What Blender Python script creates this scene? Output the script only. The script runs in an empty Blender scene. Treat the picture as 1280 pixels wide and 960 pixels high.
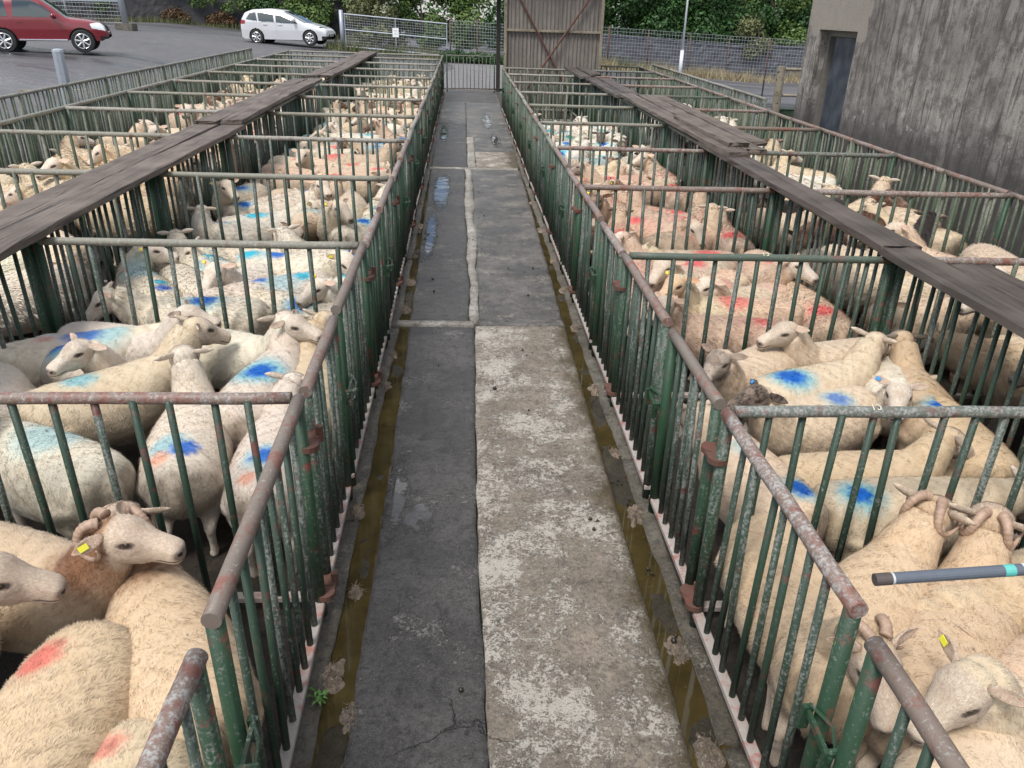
import bpy, bmesh, math, random
import numpy as np
from mathutils import Vector, Matrix
R = math.radians
rng = np.random.default_rng(7)
random.seed(7)
scene = bpy.context.scene
COL = scene.collection

# ------------------------------------------------------------------ camera, world, sun, exposure
H_CAM, PITCH, YAW, ROLL = 2.479, 0.4549, 0.0663, 0.0216
KX = 0.013                                            # the yard falls slightly from one side to the other
ct, st = math.cos(PITCH), math.sin(PITCH)
fw = Vector((math.sin(YAW)*ct, math.cos(YAW)*ct, -st))
rt = Vector((math.cos(YAW), -math.sin(YAW), 0))
up = rt.cross(fw)
r2 = rt*math.cos(ROLL) + up*math.sin(ROLL)
u2 = -rt*math.sin(ROLL) + up*math.cos(ROLL)
cd = bpy.data.cameras.new("camera"); cam = bpy.data.objects.new("camera", cd); COL.objects.link(cam)
M = Matrix((r2, u2, -fw)).transposed().to_4x4(); M.translation = (0, 0, H_CAM)
cam.matrix_world = M
cd.sensor_width = 36; cd.lens = 961/1280*36; cd.clip_start = 0.05; cd.clip_end = 2000
scene.camera = cam
SUN_EL, SUN_AZ = R(58), R(215)                        # azimuth clockwise from +Y
w = bpy.data.worlds.new("World"); scene.world = w; w.use_nodes = True
nt = w.node_tree; bg = nt.nodes["Background"]
sky = nt.nodes.new("ShaderNodeTexSky"); sky.sky_type = 'NISHITA'; sky.sun_disc = False
sky.sun_elevation = SUN_EL; sky.sun_rotation = SUN_AZ; sky.dust_density = 0.6; sky.ozone_density = 2.0
tc = nt.nodes.new("ShaderNodeTexCoord")
cn = nt.nodes.new("ShaderNodeTexNoise"); cn.inputs['Scale'].default_value = 3.2; cn.inputs['Detail'].default_value = 7
nt.links.new(tc.outputs['Generated'], cn.inputs['Vector'])
cr = nt.nodes.new("ShaderNodeValToRGB"); cr.color_ramp.elements[0].position = .42; cr.color_ramp.elements[1].position = .56
nt.links.new(cn.outputs['Fac'], cr.inputs['Fac'])
mx = nt.nodes.new("ShaderNodeMix"); mx.data_type = 'RGBA'
nt.links.new(cr.outputs['Color'], mx.inputs['Factor'])
nt.links.new(sky.outputs['Color'], mx.inputs['A']); mx.inputs['B'].default_value = (11.0, 11.2, 11.6, 1)   # broken cloud
nt.links.new(mx.outputs['Result'], bg.inputs['Color'])
bg.inputs['Strength'].default_value = 0.08
sd = bpy.data.lights.new("sun", 'SUN'); sd.energy = 2.1; sd.angle = R(18); sd.color = (1, .96, .9)
sun = bpy.data.objects.new("sun", sd); COL.objects.link(sun)
sdir = Vector((math.sin(SUN_AZ)*math.cos(SUN_EL), math.cos(SUN_AZ)*math.cos(SUN_EL), math.sin(SUN_EL)))
sun.rotation_euler = sdir.to_track_quat('Z', 'Y').to_euler()
scene.view_settings.view_transform = 'Standard'; scene.view_settings.look = 'None'
scene.view_settings.exposure = 0.80; scene.view_settings.gamma = 1; scene.view_settings.use_curve_mapping = False
scene.cycles.max_bounces = 6; scene.cycles.diffuse_bounces = 3; scene.cycles.glossy_bounces = 3
scene.cycles.transparent_max_bounces = 4; scene.cycles.transmission_bounces = 3

# ------------------------------------------------------------------ helpers
def tag(o, label=None, cat=None, group=None, kind=None):
    if label: o["label"] = label
    if cat: o["category"] = cat
    if group: o["group"] = group
    if kind: o["kind"] = kind
    return o
def link(o, parent=None, loc=None, rot=None):
    COL.objects.link(o)
    if parent: o.parent = parent
    if loc is not None: o.location = loc
    if rot is not None: o.rotation_euler = rot
    return o
def empty(name, loc=(0, 0, 0), rz=0.0):
    o = bpy.data.objects.new(name, None); o.empty_display_size = .1
    return link(o, None, loc, (0, 0, rz))
class MB:
    def __init__(s): s.v, s.f = [], []
    def add(s, v, f):
        b = len(s.v); s.v.extend([tuple(p) for p in v]); s.f.extend([tuple(i+b for i in q) for q in f]); return s
    def box(s, c, d, rz=0.0):
        x, y, z = d[0]/2, d[1]/2, d[2]/2; co, si = math.cos(rz), math.sin(rz)
        v = [(c[0]+a*x*co-b*y*si, c[1]+a*x*si+b*y*co, c[2]+e*z) for a in (-1, 1) for b in (-1, 1) for e in (-1, 1)]
        return s.add(v, [(0,1,3,2),(4,6,7,5),(0,4,5,1),(2,3,7,6),(0,2,6,4),(1,5,7,3)])
    def tube(s, pts, rad, n=10, caps=True):
        P = [Vector(p) for p in pts]; m = len(P)
        rad = rad if hasattr(rad, '__len__') else [rad]*m
        t0 = (P[1]-P[0]).normalized(); a = Vector((0,0,1)) if abs(t0.z) < .9 else Vector((1,0,0))
        u = t0.cross(a).normalized(); v = []
        for i in range(m):
            t = (P[min(i+1,m-1)]-P[max(i-1,0)]).normalized()
            u = (u - t*u.dot(t)).normalized(); w_ = t.cross(u)
            for k in range(n):
                an = 2*math.pi*k/n; v.append(P[i]+(u*math.cos(an)+w_*math.sin(an))*rad[i])
        f = [(i*n+k, i*n+(k+1)%n, (i+1)*n+(k+1)%n, (i+1)*n+k) for i in range(m-1) for k in range(n)]
        if caps: f += [tuple(range(n-1,-1,-1)), tuple((m-1)*n+k for k in range(n))]
        return s.add(v, f)
    def mesh(s, name, mat=None, smooth=False):
        return npmesh(name, np.array(s.v, float), s.f, mat, smooth)
    def obj(s, name, mat=None, parent=None, loc=None, rot=None, smooth=False):
        return link(bpy.data.objects.new(name, s.mesh(name, mat, smooth)), parent, loc, rot)
def npmesh(name, v, f, mat=None, smooth=False):
    me = bpy.data.meshes.new(name)
    if isinstance(f, np.ndarray):
        k = f.shape[1]
        me.vertices.add(len(v)); me.vertices.foreach_set('co', np.asarray(v, np.float32).ravel())
        me.loops.add(f.size); me.loops.foreach_set('vertex_index', f.astype(np.int32).ravel())
        me.polygons.add(len(f)); me.polygons.foreach_set('loop_start', np.arange(0, f.size, k, dtype=np.int32))
        me.update(calc_edges=True)
    else:
        me.from_pydata([tuple(map(float, p)) for p in v], [], f); me.update()
    if smooth: me.polygons.foreach_set('use_smooth', np.ones(len(me.polygons), bool))
    if mat: me.materials.append(mat)
    return me
def bevel(me, wd=.004, seg=1):
    bm = bmesh.new(); bm.from_mesh(me)
    bmesh.ops.bevel(bm, geom=list(bm.edges), offset=wd, segments=seg, affect='EDGES', clamp_overlap=True)
    bm.to_mesh(me); bm.free(); return me
_cache = {}
def cached(key, fn):
    if key not in _cache: _cache[key] = fn()
    return _cache[key]
def part(name, me, parent, loc=(0,0,0), rot=(0,0,0)):
    return link(bpy.data.objects.new(name, me), parent, loc, rot)
def sstep(a, b, x): 
    t = np.clip((x-a)/(b-a), 0, 1); return t*t*(3-2*t)
_perm = np.random.default_rng(3).random((256, 256))
def vnoise(x, y):
    x = np.asarray(x, float); y = np.asarray(y, float)
    xi = np.floor(x).astype(int); yi = np.floor(y).astype(int); fx = x-xi; fy = y-yi
    fx = fx*fx*(3-2*fx); fy = fy*fy*(3-2*fy)
    g = lambda a, b: _perm[a & 255, b & 255]
    return (g(xi,yi)*(1-fx)+g(xi+1,yi)*fx)*(1-fy)+(g(xi,yi+1)*(1-fx)+g(xi+1,yi+1)*fx)*fy
def fbm(x, y, o=4):
    s = 0; a = .5
    for i in range(o): s = s + a*vnoise(np.asarray(x)*2**i+17*i, np.asarray(y)*2**i+5*i); a *= .5
    return s
def zg(x): return -KX*x                                   # yard plane

# ------------------------------------------------------------------ materials
class NM:
    """a small node-material writer"""
    def __init__(s, name):
        s.m = bpy.data.materials.new(name); s.m.use_nodes = True; s.t = s.m.node_tree
        s.b = s.t.nodes["Principled BSDF"]; s.L = s.t.links.new; s._geo = None
    def n(s, typ, **kw):
        nd = s.t.nodes.new(typ)
        for k, v in kw.items(): setattr(nd, k, v)
        return nd
    def pos(s):
        if not s._geo: s._geo = s.n("ShaderNodeNewGeometry")
        return s._geo.outputs['Position']
    def obj(s): return s.n("ShaderNodeTexCoord").outputs['Object']
    def scaled(s, vec, sc):
        m = s.n("ShaderNodeMapping"); m.inputs['Scale'].default_value = sc; s.L(vec, m.inputs['Vector']); return m.outputs['Vector']
    def noise(s, vec, scale, detail=4, rough=.55, dist=0):
        nd = s.n("ShaderNodeTexNoise"); s.L(vec, nd.inputs['Vector'])
        for k, v in (('Scale', scale), ('Detail', detail), ('Roughness', rough), ('Distortion', dist)): nd.inputs[k].default_value = v
        return nd.outputs['Fac']
    def ramp(s, fac, stops):
        nd = s.n("ShaderNodeValToRGB"); e = nd.color_ramp.elements
        while len(e) < len(stops): e.new(.5)
        for i, (p, c) in enumerate(stops):
            e[i].position = p; e[i].color = (c, c, c, 1) if not hasattr(c, '__len__') else (*c, 1)
        s.L(fac, nd.inputs['Fac']); return nd.outputs['Color']
    def mix(s, fac, a, b, mode='MIX'):
        nd = s.n("ShaderNodeMix", data_type='RGBA', blend_type=mode)
        for k, v in (('Factor', fac), ('A', a), ('B', b)):
            i = [q for q in nd.inputs if q.name == k and (q.type == ('VALUE' if k == 'Factor' else 'RGBA'))][0]
            if isinstance(v, bpy.types.NodeSocket): s.L(v, i)
            elif hasattr(v, '__len__'): i.default_value = (*v, 1)
            else: i.default_value = v if k == 'Factor' else (v, v, v, 1)
        return [q for q in nd.outputs if q.type == 'RGBA'][0]
    def math(s, op, a, b=0.0, c=None, clamp=False):
        nd = s.n("ShaderNodeMath", operation=op, use_clamp=clamp)
        for i, v in enumerate((a, b) if c is None else (a, b, c)):
            if isinstance(v, bpy.types.NodeSocket): s.L(v, nd.inputs[i])
            else: nd.inputs[i].default_value = v
        return nd.outputs[0]
    def attr(s, name, typ='GEOMETRY'):
        return s.n("ShaderNodeAttribute", attribute_type=typ, attribute_name=name)
    def set(s, col=None, rough=None, bump=None, bs=.3, bd=.01, metal=None, spec=None):
        for k, v in (('Base Color', col), ('Roughness', rough), ('Metallic', metal), ('Specular IOR Level', spec)):
            if v is None: continue
            if isinstance(v, bpy.types.NodeSocket): s.L(v, s.b.inputs[k])
            else: s.b.inputs[k].default_value = (*v, 1) if hasattr(v, '__len__') else v
        if bump is not None:
            nd = s.n("ShaderNodeBump"); nd.inputs['Strength'].default_value = bs; nd.inputs['Distance'].default_value = bd
            s.L(bump, nd.inputs['Height']); s.L(nd.outputs['Normal'], s.b.inputs['Normal'])
        return s.m
def plain(name, col, rough=.6, metal=0, var=0.15, scale=30):
    m = NM(name); nz = m.noise(m.obj(), scale)
    c = m.mix(nz, tuple(x*(1-var) for x in col), tuple(min(1, x*(1+var)) for x in col))
    return m.set(c, rough, nz, .15, .003, metal)
def paint_mat(name, base, base2, red, grey, red_t, grey_t, rough=.5):
    """old gloss paint on pipe: chips down to red primer and bare zinc"""
    m = NM(name); p = m.pos(); oi = m.n("ShaderNodeObjectInfo").outputs['Random']
    big = m.noise(p, 9, 4, .6); mid = m.noise(p, 85, 5, .65); fine = m.noise(p, 160, 4, .6); st_ = m.noise(m.scaled(p, (60, 60, 7)), 1, 4, .6)
    c = m.mix(m.math('ADD', m.math('MULTIPLY', oi, .7), m.math('MULTIPLY', big, .5), clamp=True), base, base2)
    c = m.mix(m.math('MULTIPLY', fine, .5), c, tuple(x*.45 for x in base))
    gsum = m.math('ADD', m.math('MULTIPLY', mid, .55), m.math('ADD', m.math('MULTIPLY', st_, .35), m.math('MULTIPLY', oi, .12)))
    gm = m.ramp(gsum, [(grey_t-.01, 0), (grey_t+.10, 1)])
    gc = m.mix(fine, tuple(x*.55 for x in grey), grey)
    c = m.mix(gm, c, gc)
    rs = m.math('ADD', m.math('MULTIPLY', big, .55), m.math('MULTIPLY', m.noise(p, 24, 5, .65), .5))
    rm = m.ramp(rs, [(red_t-.01, 0), (red_t+.08, 1)])
    rc = m.mix(m.noise(p, 70, 3), tuple(x*.5 for x in red), red)
    c = m.mix(rm, c, rc)
    rg = m.ramp(mid, [(.3, rough-.12), (.7, rough+.25)])
    h = m.math('SUBTRACT', m.math('MULTIPLY', fine, .4), m.math('MULTIPLY', m.math('MAXIMUM', gm, rm), .6))
    return m.set(c, rg, h, .5, .0025)
GREEN = paint_mat("green_paint_bars", (.013,.045,.025), (.052,.074,.056), (.15,.05,.038), (.25,.265,.24), .60, .535)
GREENP = paint_mat("green_paint_posts", (.011,.056,.022), (.030,.062,.036), (.17,.045,.035), (.22,.23,.21), .585, .56)
OLDGREEN = paint_mat("faded_green_paint", (.038,.066,.036), (.095,.115,.075), (.13,.075,.052), (.29,.29,.24), .61, .52, .65)
RAIL = paint_mat("worn_rail_paint", (.17,.155,.13), (.23,.15,.12), (.24,.105,.078), (.43,.42,.40), .55, .54, .5)
RAILG = paint_mat("worn_rail_green", (.05,.085,.058), (.15,.165,.14), (.19,.095,.078), (.38,.37,.36), .56, .55, .5)
RAILO = paint_mat("worn_rail_old", (.21,.215,.165), (.25,.225,.19), (.19,.11,.085), (.43,.42,.38), .59, .53, .6)
RUST = paint_mat("rusty_iron", (.10,.050,.035), (.13,.06,.042), (.17,.055,.038), (.13,.11,.10), .56, .60, .7)
KERBP = paint_mat("painted_base_angle", (.30,.30,.27), (.42,.33,.30), (.40,.20,.17), (.45,.45,.42), .55, .55, .7)

PUD = [(-.40,3.62,.085,.42),(-.27,3.42,.10,.18),(-.35,11.7,.17,1.5),(-.42,9.2,.10,1.3),(.55,19.6,.14,1.6),(.66,16.6,.12,1.1),(-.45,17.5,.12,1.8)]
def concrete(name, base, dark, flake, flake_t, rough, speck=.5, wet=True, film=False, stain=False):
    m = NM(name); p = m.pos()
    big = m.noise(p, 1.5, 6, .65); mid = m.noise(p, 13, 6, .7); n40 = m.noise(p, 46, 4, .7); fine = m.noise(p, 105, 5, .75); vf = m.noise(p, 260, 3, .75)
    c = m.mix(m.ramp(big, [(.38, 0), (.58, 1)]), base, dark)
    c = m.mix(1.0, c, m.ramp(mid, [(.32, .42), (.5, .95), (.66, 1.12)]), 'MULTIPLY')
    c = m.mix(1.0, c, m.ramp(n40, [(.34, .48), (.5, 1.0), (.66, 1.15)]), 'MULTIPLY')
    fs = m.math('ADD', m.math('MULTIPLY', m.noise(p, 2.6, 5, .65), .42), m.math('ADD', m.math('MULTIPLY', m.noise(p, 34, 7, .8, .8), .42), m.math('MULTIPLY', fine, .26)))
    fm = m.ramp(fs, [(flake_t, 0), (flake_t+.045, 1)])
    c = m.mix(m.math('MULTIPLY', fm, .85), c, m.mix(vf, tuple(x*.6 for x in flake), flake))
    c = m.mix(m.math('MULTIPLY', m.ramp(vf, [(.55, 0), (.66, 1)]), speck), c, tuple(min(1, x*2.6) for x in base))
    c = m.mix(m.math('MULTIPLY', m.ramp(fine, [(.30, 1), (.44, 0)]), .75), c, tuple(x*.25 for x in base))
    ve = m.n("ShaderNodeTexVoronoi"); ve.feature = 'DISTANCE_TO_EDGE'; ve.inputs['Scale'].default_value = .8
    wv = m.n("ShaderNodeTexNoise"); wv.inputs['Scale'].default_value = 4; wv.inputs['Detail'].default_value = 5; m.L(p, wv.inputs['Vector'])
    wa = m.n("ShaderNodeVectorMath", operation='MULTIPLY_ADD'); m.L(wv.outputs['Color'], wa.inputs[0]); wa.inputs[1].default_value = (.35,.35,.35); m.L(p, wa.inputs[2]); m.L(wa.outputs[0], ve.inputs['Vector'])
    crk = m.math('MULTIPLY', m.ramp(ve.outputs['Distance'], [(.0012, 1), (.0036, 0)]), m.ramp(m.noise(p, .9, 3), [(.46, 0), (.56, 1)]))
    c = m.mix(m.math('MULTIPLY', crk, .65), c, tuple(x*.2 for x in base))
    rg = m.ramp(big, [(.35, rough), (.62, max(.18, rough-.22 if wet else rough))])
    h = m.math('ADD', m.math('MULTIPLY', fine, .9), m.math('ADD', m.math('MULTIPLY', vf, .4), m.math('MULTIPLY', fm, .3)))
    h = m.math('ADD', m.math('SUBTRACT', h, crk), m.math('MULTIPLY', n40, .5))
    sx = m.n("ShaderNodeSeparateXYZ"); m.L(p, sx.inputs[0])
    if stain:                                                    # slurry drying along the gutter lip
        k = m.n("ShaderNodeMapRange"); m.L(m.math('ADD', sx.outputs['X'], m.math('MULTIPLY', m.math('SUBTRACT', m.noise(p, 2.4, 6, .7), .5), .55)), k.inputs['Value'])
        for kk, v in (('From Min', .70), ('From Max', .84), ('To Min', 0), ('To Max', .85)): k.inputs[kk].default_value = v
        c = m.mix(k.outputs[0], c, (.085,.060,.022)); rg = m.mix(k.outputs[0], rg, .25)
    if film:                                                     # rain water lying in the low spots
        f = None; wob = m.math('MULTIPLY', m.math('SUBTRACT', m.noise(p, 9, 7, .7), .5), 2.4)
        for x, y, rx, ry in PUD:
            d = m.math('ADD', m.math('POWER', m.math('ABSOLUTE', m.math('DIVIDE', m.math('SUBTRACT', sx.outputs['X'], x), rx)), 2.0), m.math('POWER', m.math('ABSOLUTE', m.math('DIVIDE', m.math('SUBTRACT', sx.outputs['Y'], y), ry)), 2.0))
            q = m.ramp(m.math('ADD', d, wob), [(.40, 1), (1.0, 0)]); f = q if f is None else m.math('MAXIMUM', f, q)
        c = m.mix(m.math('MULTIPLY', f, .6), c, tuple(x*.45 for x in dark)); rg = m.mix(f, rg, .025); h = m.math('MULTIPLY', h, m.math('SUBTRACT', 1.0, f))
    return m.set(c, rg, h, 1.0, .010)
DARKSLAB = concrete("dark_wet_concrete", (.090,.085,.081), (.054,.051,.050), (.27,.255,.24), .585, .62, .75, film=True)
LIGHTSLAB = concrete("flaking_pale_concrete", (.29,.24,.19), (.19,.158,.125), (.60,.56,.49), .53, .75, .35, False, stain=True)
FARSLAB = concrete("damp_concrete", (.165,.15,.135), (.075,.073,.072), (.36,.33,.29), .565, .5, .5, film=True)
STRIPM = concrete("white_mortar_strip", (.36,.335,.29), (.24,.22,.19), (.58,.55,.50), .54, .8, .2, False)
KERBC = concrete("gutter_concrete", (.15,.135,.11), (.085,.072,.05), (.28,.25,.2), .58, .7, .3)
BEDM = concrete("gutter_sediment", (.046,.035,.017), (.030,.023,.011), (.13,.105,.07), .60, .5, .3)
MUD = concrete("mucky_pen_floor", (.055,.043,.032), (.035,.028,.022), (.10,.085,.06), .64, .6, .2)
def asphalt_mat():
    m = NM("wet_asphalt"); p = m.pos()
    big = m.noise(m.scaled(p, (.10, .45, .3)), 1, 5, .6); mid = m.noise(p, 3, 5); fine = m.noise(p, 40, 4, .7)
    c = m.mix(m.ramp(big, [(.38, 0), (.62, 1)]), (.115,.112,.118), (.052,.052,.06))
    c = m.mix(m.math('MULTIPLY', m.ramp(mid, [(.45, 0), (.75, 1)]), .35), c, (.20,.185,.165))
    c = m.mix(m.math('MULTIPLY', fine, .35), c, (.03,.03,.033))
    rg = m.ramp(big, [(.40, .75), (.60, .30), (.68, .12)])
    return m.set(c, rg, fine, .4, .01)
ASPHALT = asphalt_mat()
def water_mat(name, col, rough=.03):
    m = NM(name); p = m.pos(); nz = m.noise(p, 5, 5, .6); f2 = m.noise(p, 60, 4)
    c = m.mix(m.ramp(nz, [(.35, 0), (.7, 1)]), col, tuple(x*2.0 for x in col))
    c = m.mix(m.ramp(f2, [(.66, 0), (.72, .5)]), c, tuple(x*4 for x in col))
    m.b.inputs['IOR'].default_value = 1.33
    return m.set(c, rough, m.noise(p, 14, 2), .05, .004)
MUCK = water_mat("brown_gutter_water", (.030,.022,.008), .04)
PUDDLE = water_mat("rain_water", (.04,.04,.04), .02)
def wood_mat(name, light, dark, sc=1.0):
    m = NM(name); o = m.obj(); oi = m.n("ShaderNodeObjectInfo").outputs['Random']
    comb = m.n("ShaderNodeVectorMath", operation='ADD'); m.L(o, comb.inputs[0])
    sv = m.n("ShaderNodeCombineXYZ"); m.L(m.math('MULTIPLY', oi, 37.0), sv.inputs[0]); m.L(m.math('MULTIPLY', oi, 11.0), sv.inputs[1]); m.L(sv.outputs[0], comb.inputs[1])
    v = comb.outputs[0]
    g = m.noise(m.scaled(v, (20*sc, .7, 20*sc)), 1, 6, .75, .5); g2 = m.noise(m.scaled(v, (130*sc, 4, 130*sc)), 1, 4, .7); big = m.noise(v, 2.2, 4)
    cr_ = m.ramp(m.noise(m.scaled(v, (26*sc, .7, 26*sc)), 1, 5, .6, .8), [(.34, 1), (.40, 0)])
    c = m.mix(m.ramp(g, [(.32, 0), (.68, 1)]), dark, light)
    c = m.mix(m.math('MULTIPLY', g2, .55), c, tuple(x*.5 for x in dark))
    c = m.mix(m.math('MULTIPLY', m.ramp(big, [(.4, 0), (.7, 1)]), .5), c, tuple(min(1,x*1.25) for x in light))
    c = m.mix(m.math('MULTIPLY', cr_, .85), c, (.012,.010,.009))
    h = m.math('SUBTRACT', m.math('ADD', m.math('MULTIPLY', g, .6), m.math('MULTIPLY', g2, .4)), cr_)
    return m.set(c, .78, h, .9, .006)
WOOD = wood_mat("weathered_board", (.185,.147,.122), (.040,.029,.023))
WOODD = wood_mat("damp_dark_board", (.12,.098,.084), (.026,.020,.017))
POSTW = wood_mat("grey_timber", (.32,.28,.21), (.14,.12,.09), .5)

HEROES=[
  ('L0', -1.19, 1.54, 177, 'F', 'tan', 0, 0, [('red', (0.09, -0.3, 0.62), 0.07, 0.6)], 'big tan sheep with red splash on its flank, rump up against the horned lamb'),
  ('L0', -0.89, 1.26, -171, 'F', 'tan', 0, 0, [('red', (0.07, -0.36, 0.64), 0.05, 0.45)], 'tan sheep with small red dab on its rump beside the worn gate rail'),
  ('L0', -1.73, 2.45, -120, 'u0', 'tan', 1, 1, [], 'tan horned ram with brown stained neck looking towards the alley'),
  ('L0', -0.98, 2.06, 21, 'u1', 'tan', 1, 0, [], 'tan horned ram seen from behind, pressed along the side fence'),
  ('L0', -2.06, 2.04, -103, 'u2', 'tan', 0, 0, [], 'white faced sheep whose head pokes in at the frame edge'),
  ('L1', -2.1, 3.22, 74, 'F', 'white', 0, 0, [('teal', (0.05, 0.0, 0.66), 0.16, 0.4)], 'whitish sheep with faded teal back behind the front cross rail'),
  ('L1', -1.37, 3.45, 6, 'u3', 'white', 0, 0, [('blue', (0.04, -0.3, 0.66), 0.07, 0.9), ('orange', (-0.08, -0.36, 0.62), 0.06, 0.5), ('teal', (-0.05, -0.25, 0.66), 0.1, 0.5)], 'white sheep facing away with blue and orange marks on its rump'),
  ('L1', -0.95, 3.31, 4, 'K', 'white', 0, 0, [('blue', (0.0, -0.18, 0.66), 0.07, 0.9), ('orange', (-0.06, -0.38, 0.62), 0.05, 0.5)], 'white sheep with blue mark and orange spot beside the red hinge'),
  ('L1', -2.43, 4.43, -113, 'u4', 'white', 0, 0, [('blue', (0.02, -0.18, 0.66), 0.12, 0.9), ('teal', (0.0, 0.0, 0.66), 0.14, 0.4)], 'curled white sheep with bright blue splash, head turned back'),
  ('L1', -2.0, 3.92, -48, 'A', 'cream', 0, 0, [('teal', (-0.02, -0.12, 0.66), 0.09, 0.6)], 'creamy tan sheep with teal patch lying behind the front rail'),
  ('L1', -2.8, 3.74, -112, 'u5', 'white', 0, 0, [], 'white sheep showing only its head at the frame edge'),
  ('L1', -1.07, 4.02, -25, 'u6', 'white', 0, 0, [('blue', (0.0, -0.02, 0.67), 0.085, 1.0), ('teal', (-0.02, 0.0, 0.66), 0.17, 0.35)], 'white sheep with big blue patch mid back near the alley gate'),
  ('L1', -0.89, 4.03, -4, 'H', 'cream', 0, 0, [], 'clean cream sheep squeezed along the alley gate'),
  ('L1', -2.22, 4.85, -131, 'u7', 'white', 0, 0, [], 'white sheep with raised head looking across at the alley gate'),
  ('L1', -1.51, 4.73, -132, 'u8', 'white', 0, 0, [('teal', (0.0, -0.3, 0.66), 0.12, 0.5)], 'white sheep with alert raised head beside blue patched ewe'),
  ('L1', -2.65, 4.74, -66, 'F', 'white', 0, 0, [('blue', (0.0, 0.05, 0.66), 0.12, 0.8), ('red', (-0.02, -0.18, 0.66), 0.06, 0.35), ('teal', (0.0, 0.2, 0.66), 0.15, 0.5)], 'white sheep with broad blue stripe below the boardwalk'),
  ('R0', 1.27, 2.32, -172, 'u9', 'tan', 1, 1, [], 'cream horned sheep pressed behind the bars of the front side panel'),
  ('R0', 1.41, 2.21, -46, 'u10', 'tan', 1, 1, [], 'cream horned ram with yellow tag, facing away, head against its neighbour'),
  ('R0', 1.67, 1.96, -35, 'u11', 'tan', 1, 1, [], 'cream ram with big curled horns facing away under the cross rail'),
  ('R0', 1.95, 1.48, 62, 'u12', 'cream', 0, 1, [], 'cream sheep below the grey stick with yellow tagged ear and stub horn'),
  ('R0', 1.2, 1.32, -66, 'F', 'cream', 0, 0, [], 'pale cream sheep at the open gate post'),
  ('R0', 2.26, 2.19, 106, 'F', 'tan', 0, 0, [], 'tan sheep rump touching the frame edge above the stick'),
  ('R0', 2.14, 1.78, -70, 'F', 'tan', 0, 0, [], 'tan sheep at the frame edge below the stick'),
  ('R1', 1.46, 3.01, 13, 'F', 'cream', 0, 0, [('blue', (0.06, -0.32, 0.64), 0.06, 1.0), ('teal', (0, 0.1, 0.66), 0.08, 0.4)], 'cream sheep with blue rump dab right behind the front cross rail'),
  ('R1', 2.25, 2.78, -87, 'F', 'cream', 0, 0, [('blue', (0.05, -0.3, 0.66), 0.055, 1.0), ('teal', (0.05, -0.3, 0.65), 0.12, 0.35)], 'cream sheep lengthwise under the cross rail with blue dab'),
  ('R1', 1.85, 3.05, -83, 'u13', 'tan', 0, 0, [], 'tan sheep with grey face side on behind the cross rail'),
  ('R1', 1.99, 3.74, 119, 'u14', 'cream', 0, 1, [('blue', (-0.03, -0.12, 0.66), 0.07, 0.7)], 'cream sheep with black head beside the alley gate'),
  ('R1', 1.87, 4.38, 135, 'u15', 'cream', 0, 0, [('blue', (0, -0.3, 0.66), 0.05, 0.8)], 'cream sheep with mottled grey face looking to the alley'),
  ('R1', 2.77, 4.67, 110, 'u16', 'cream', 0, 0, [('blue', (0.0, -0.28, 0.66), 0.06, 0.9)], 'cream sheep with head raised resting over the blue marked one'),
  ('R1', 2.2, 4.06, -82, 'u17', 'cream', 0, 1, [('blue', (0.0, -0.22, 0.66), 0.09, 1.0), ('teal', (0, -0.2, 0.66), 0.13, 0.3)], 'cream sheep with large blue patch in the middle of the pen'),
  ('R1', 2.97, 4.03, -11, 'u18', 'tan', 0, 1, [('blue', (0.02, -0.28, 0.66), 0.075, 1.0)], 'tan sheep with speckled dark head at the plank fence'),
  ('R1', 2.97, 4.05, 131, 'u19', 'white', 0, 1, [], 'white faced sheep staring at the camera with ears spread'),
  ('R1', 3.09, 3.55, -33, 'F', 'tan', 0, 0, [], 'tan sheep along the plank fence at frame edge'),
]


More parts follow.
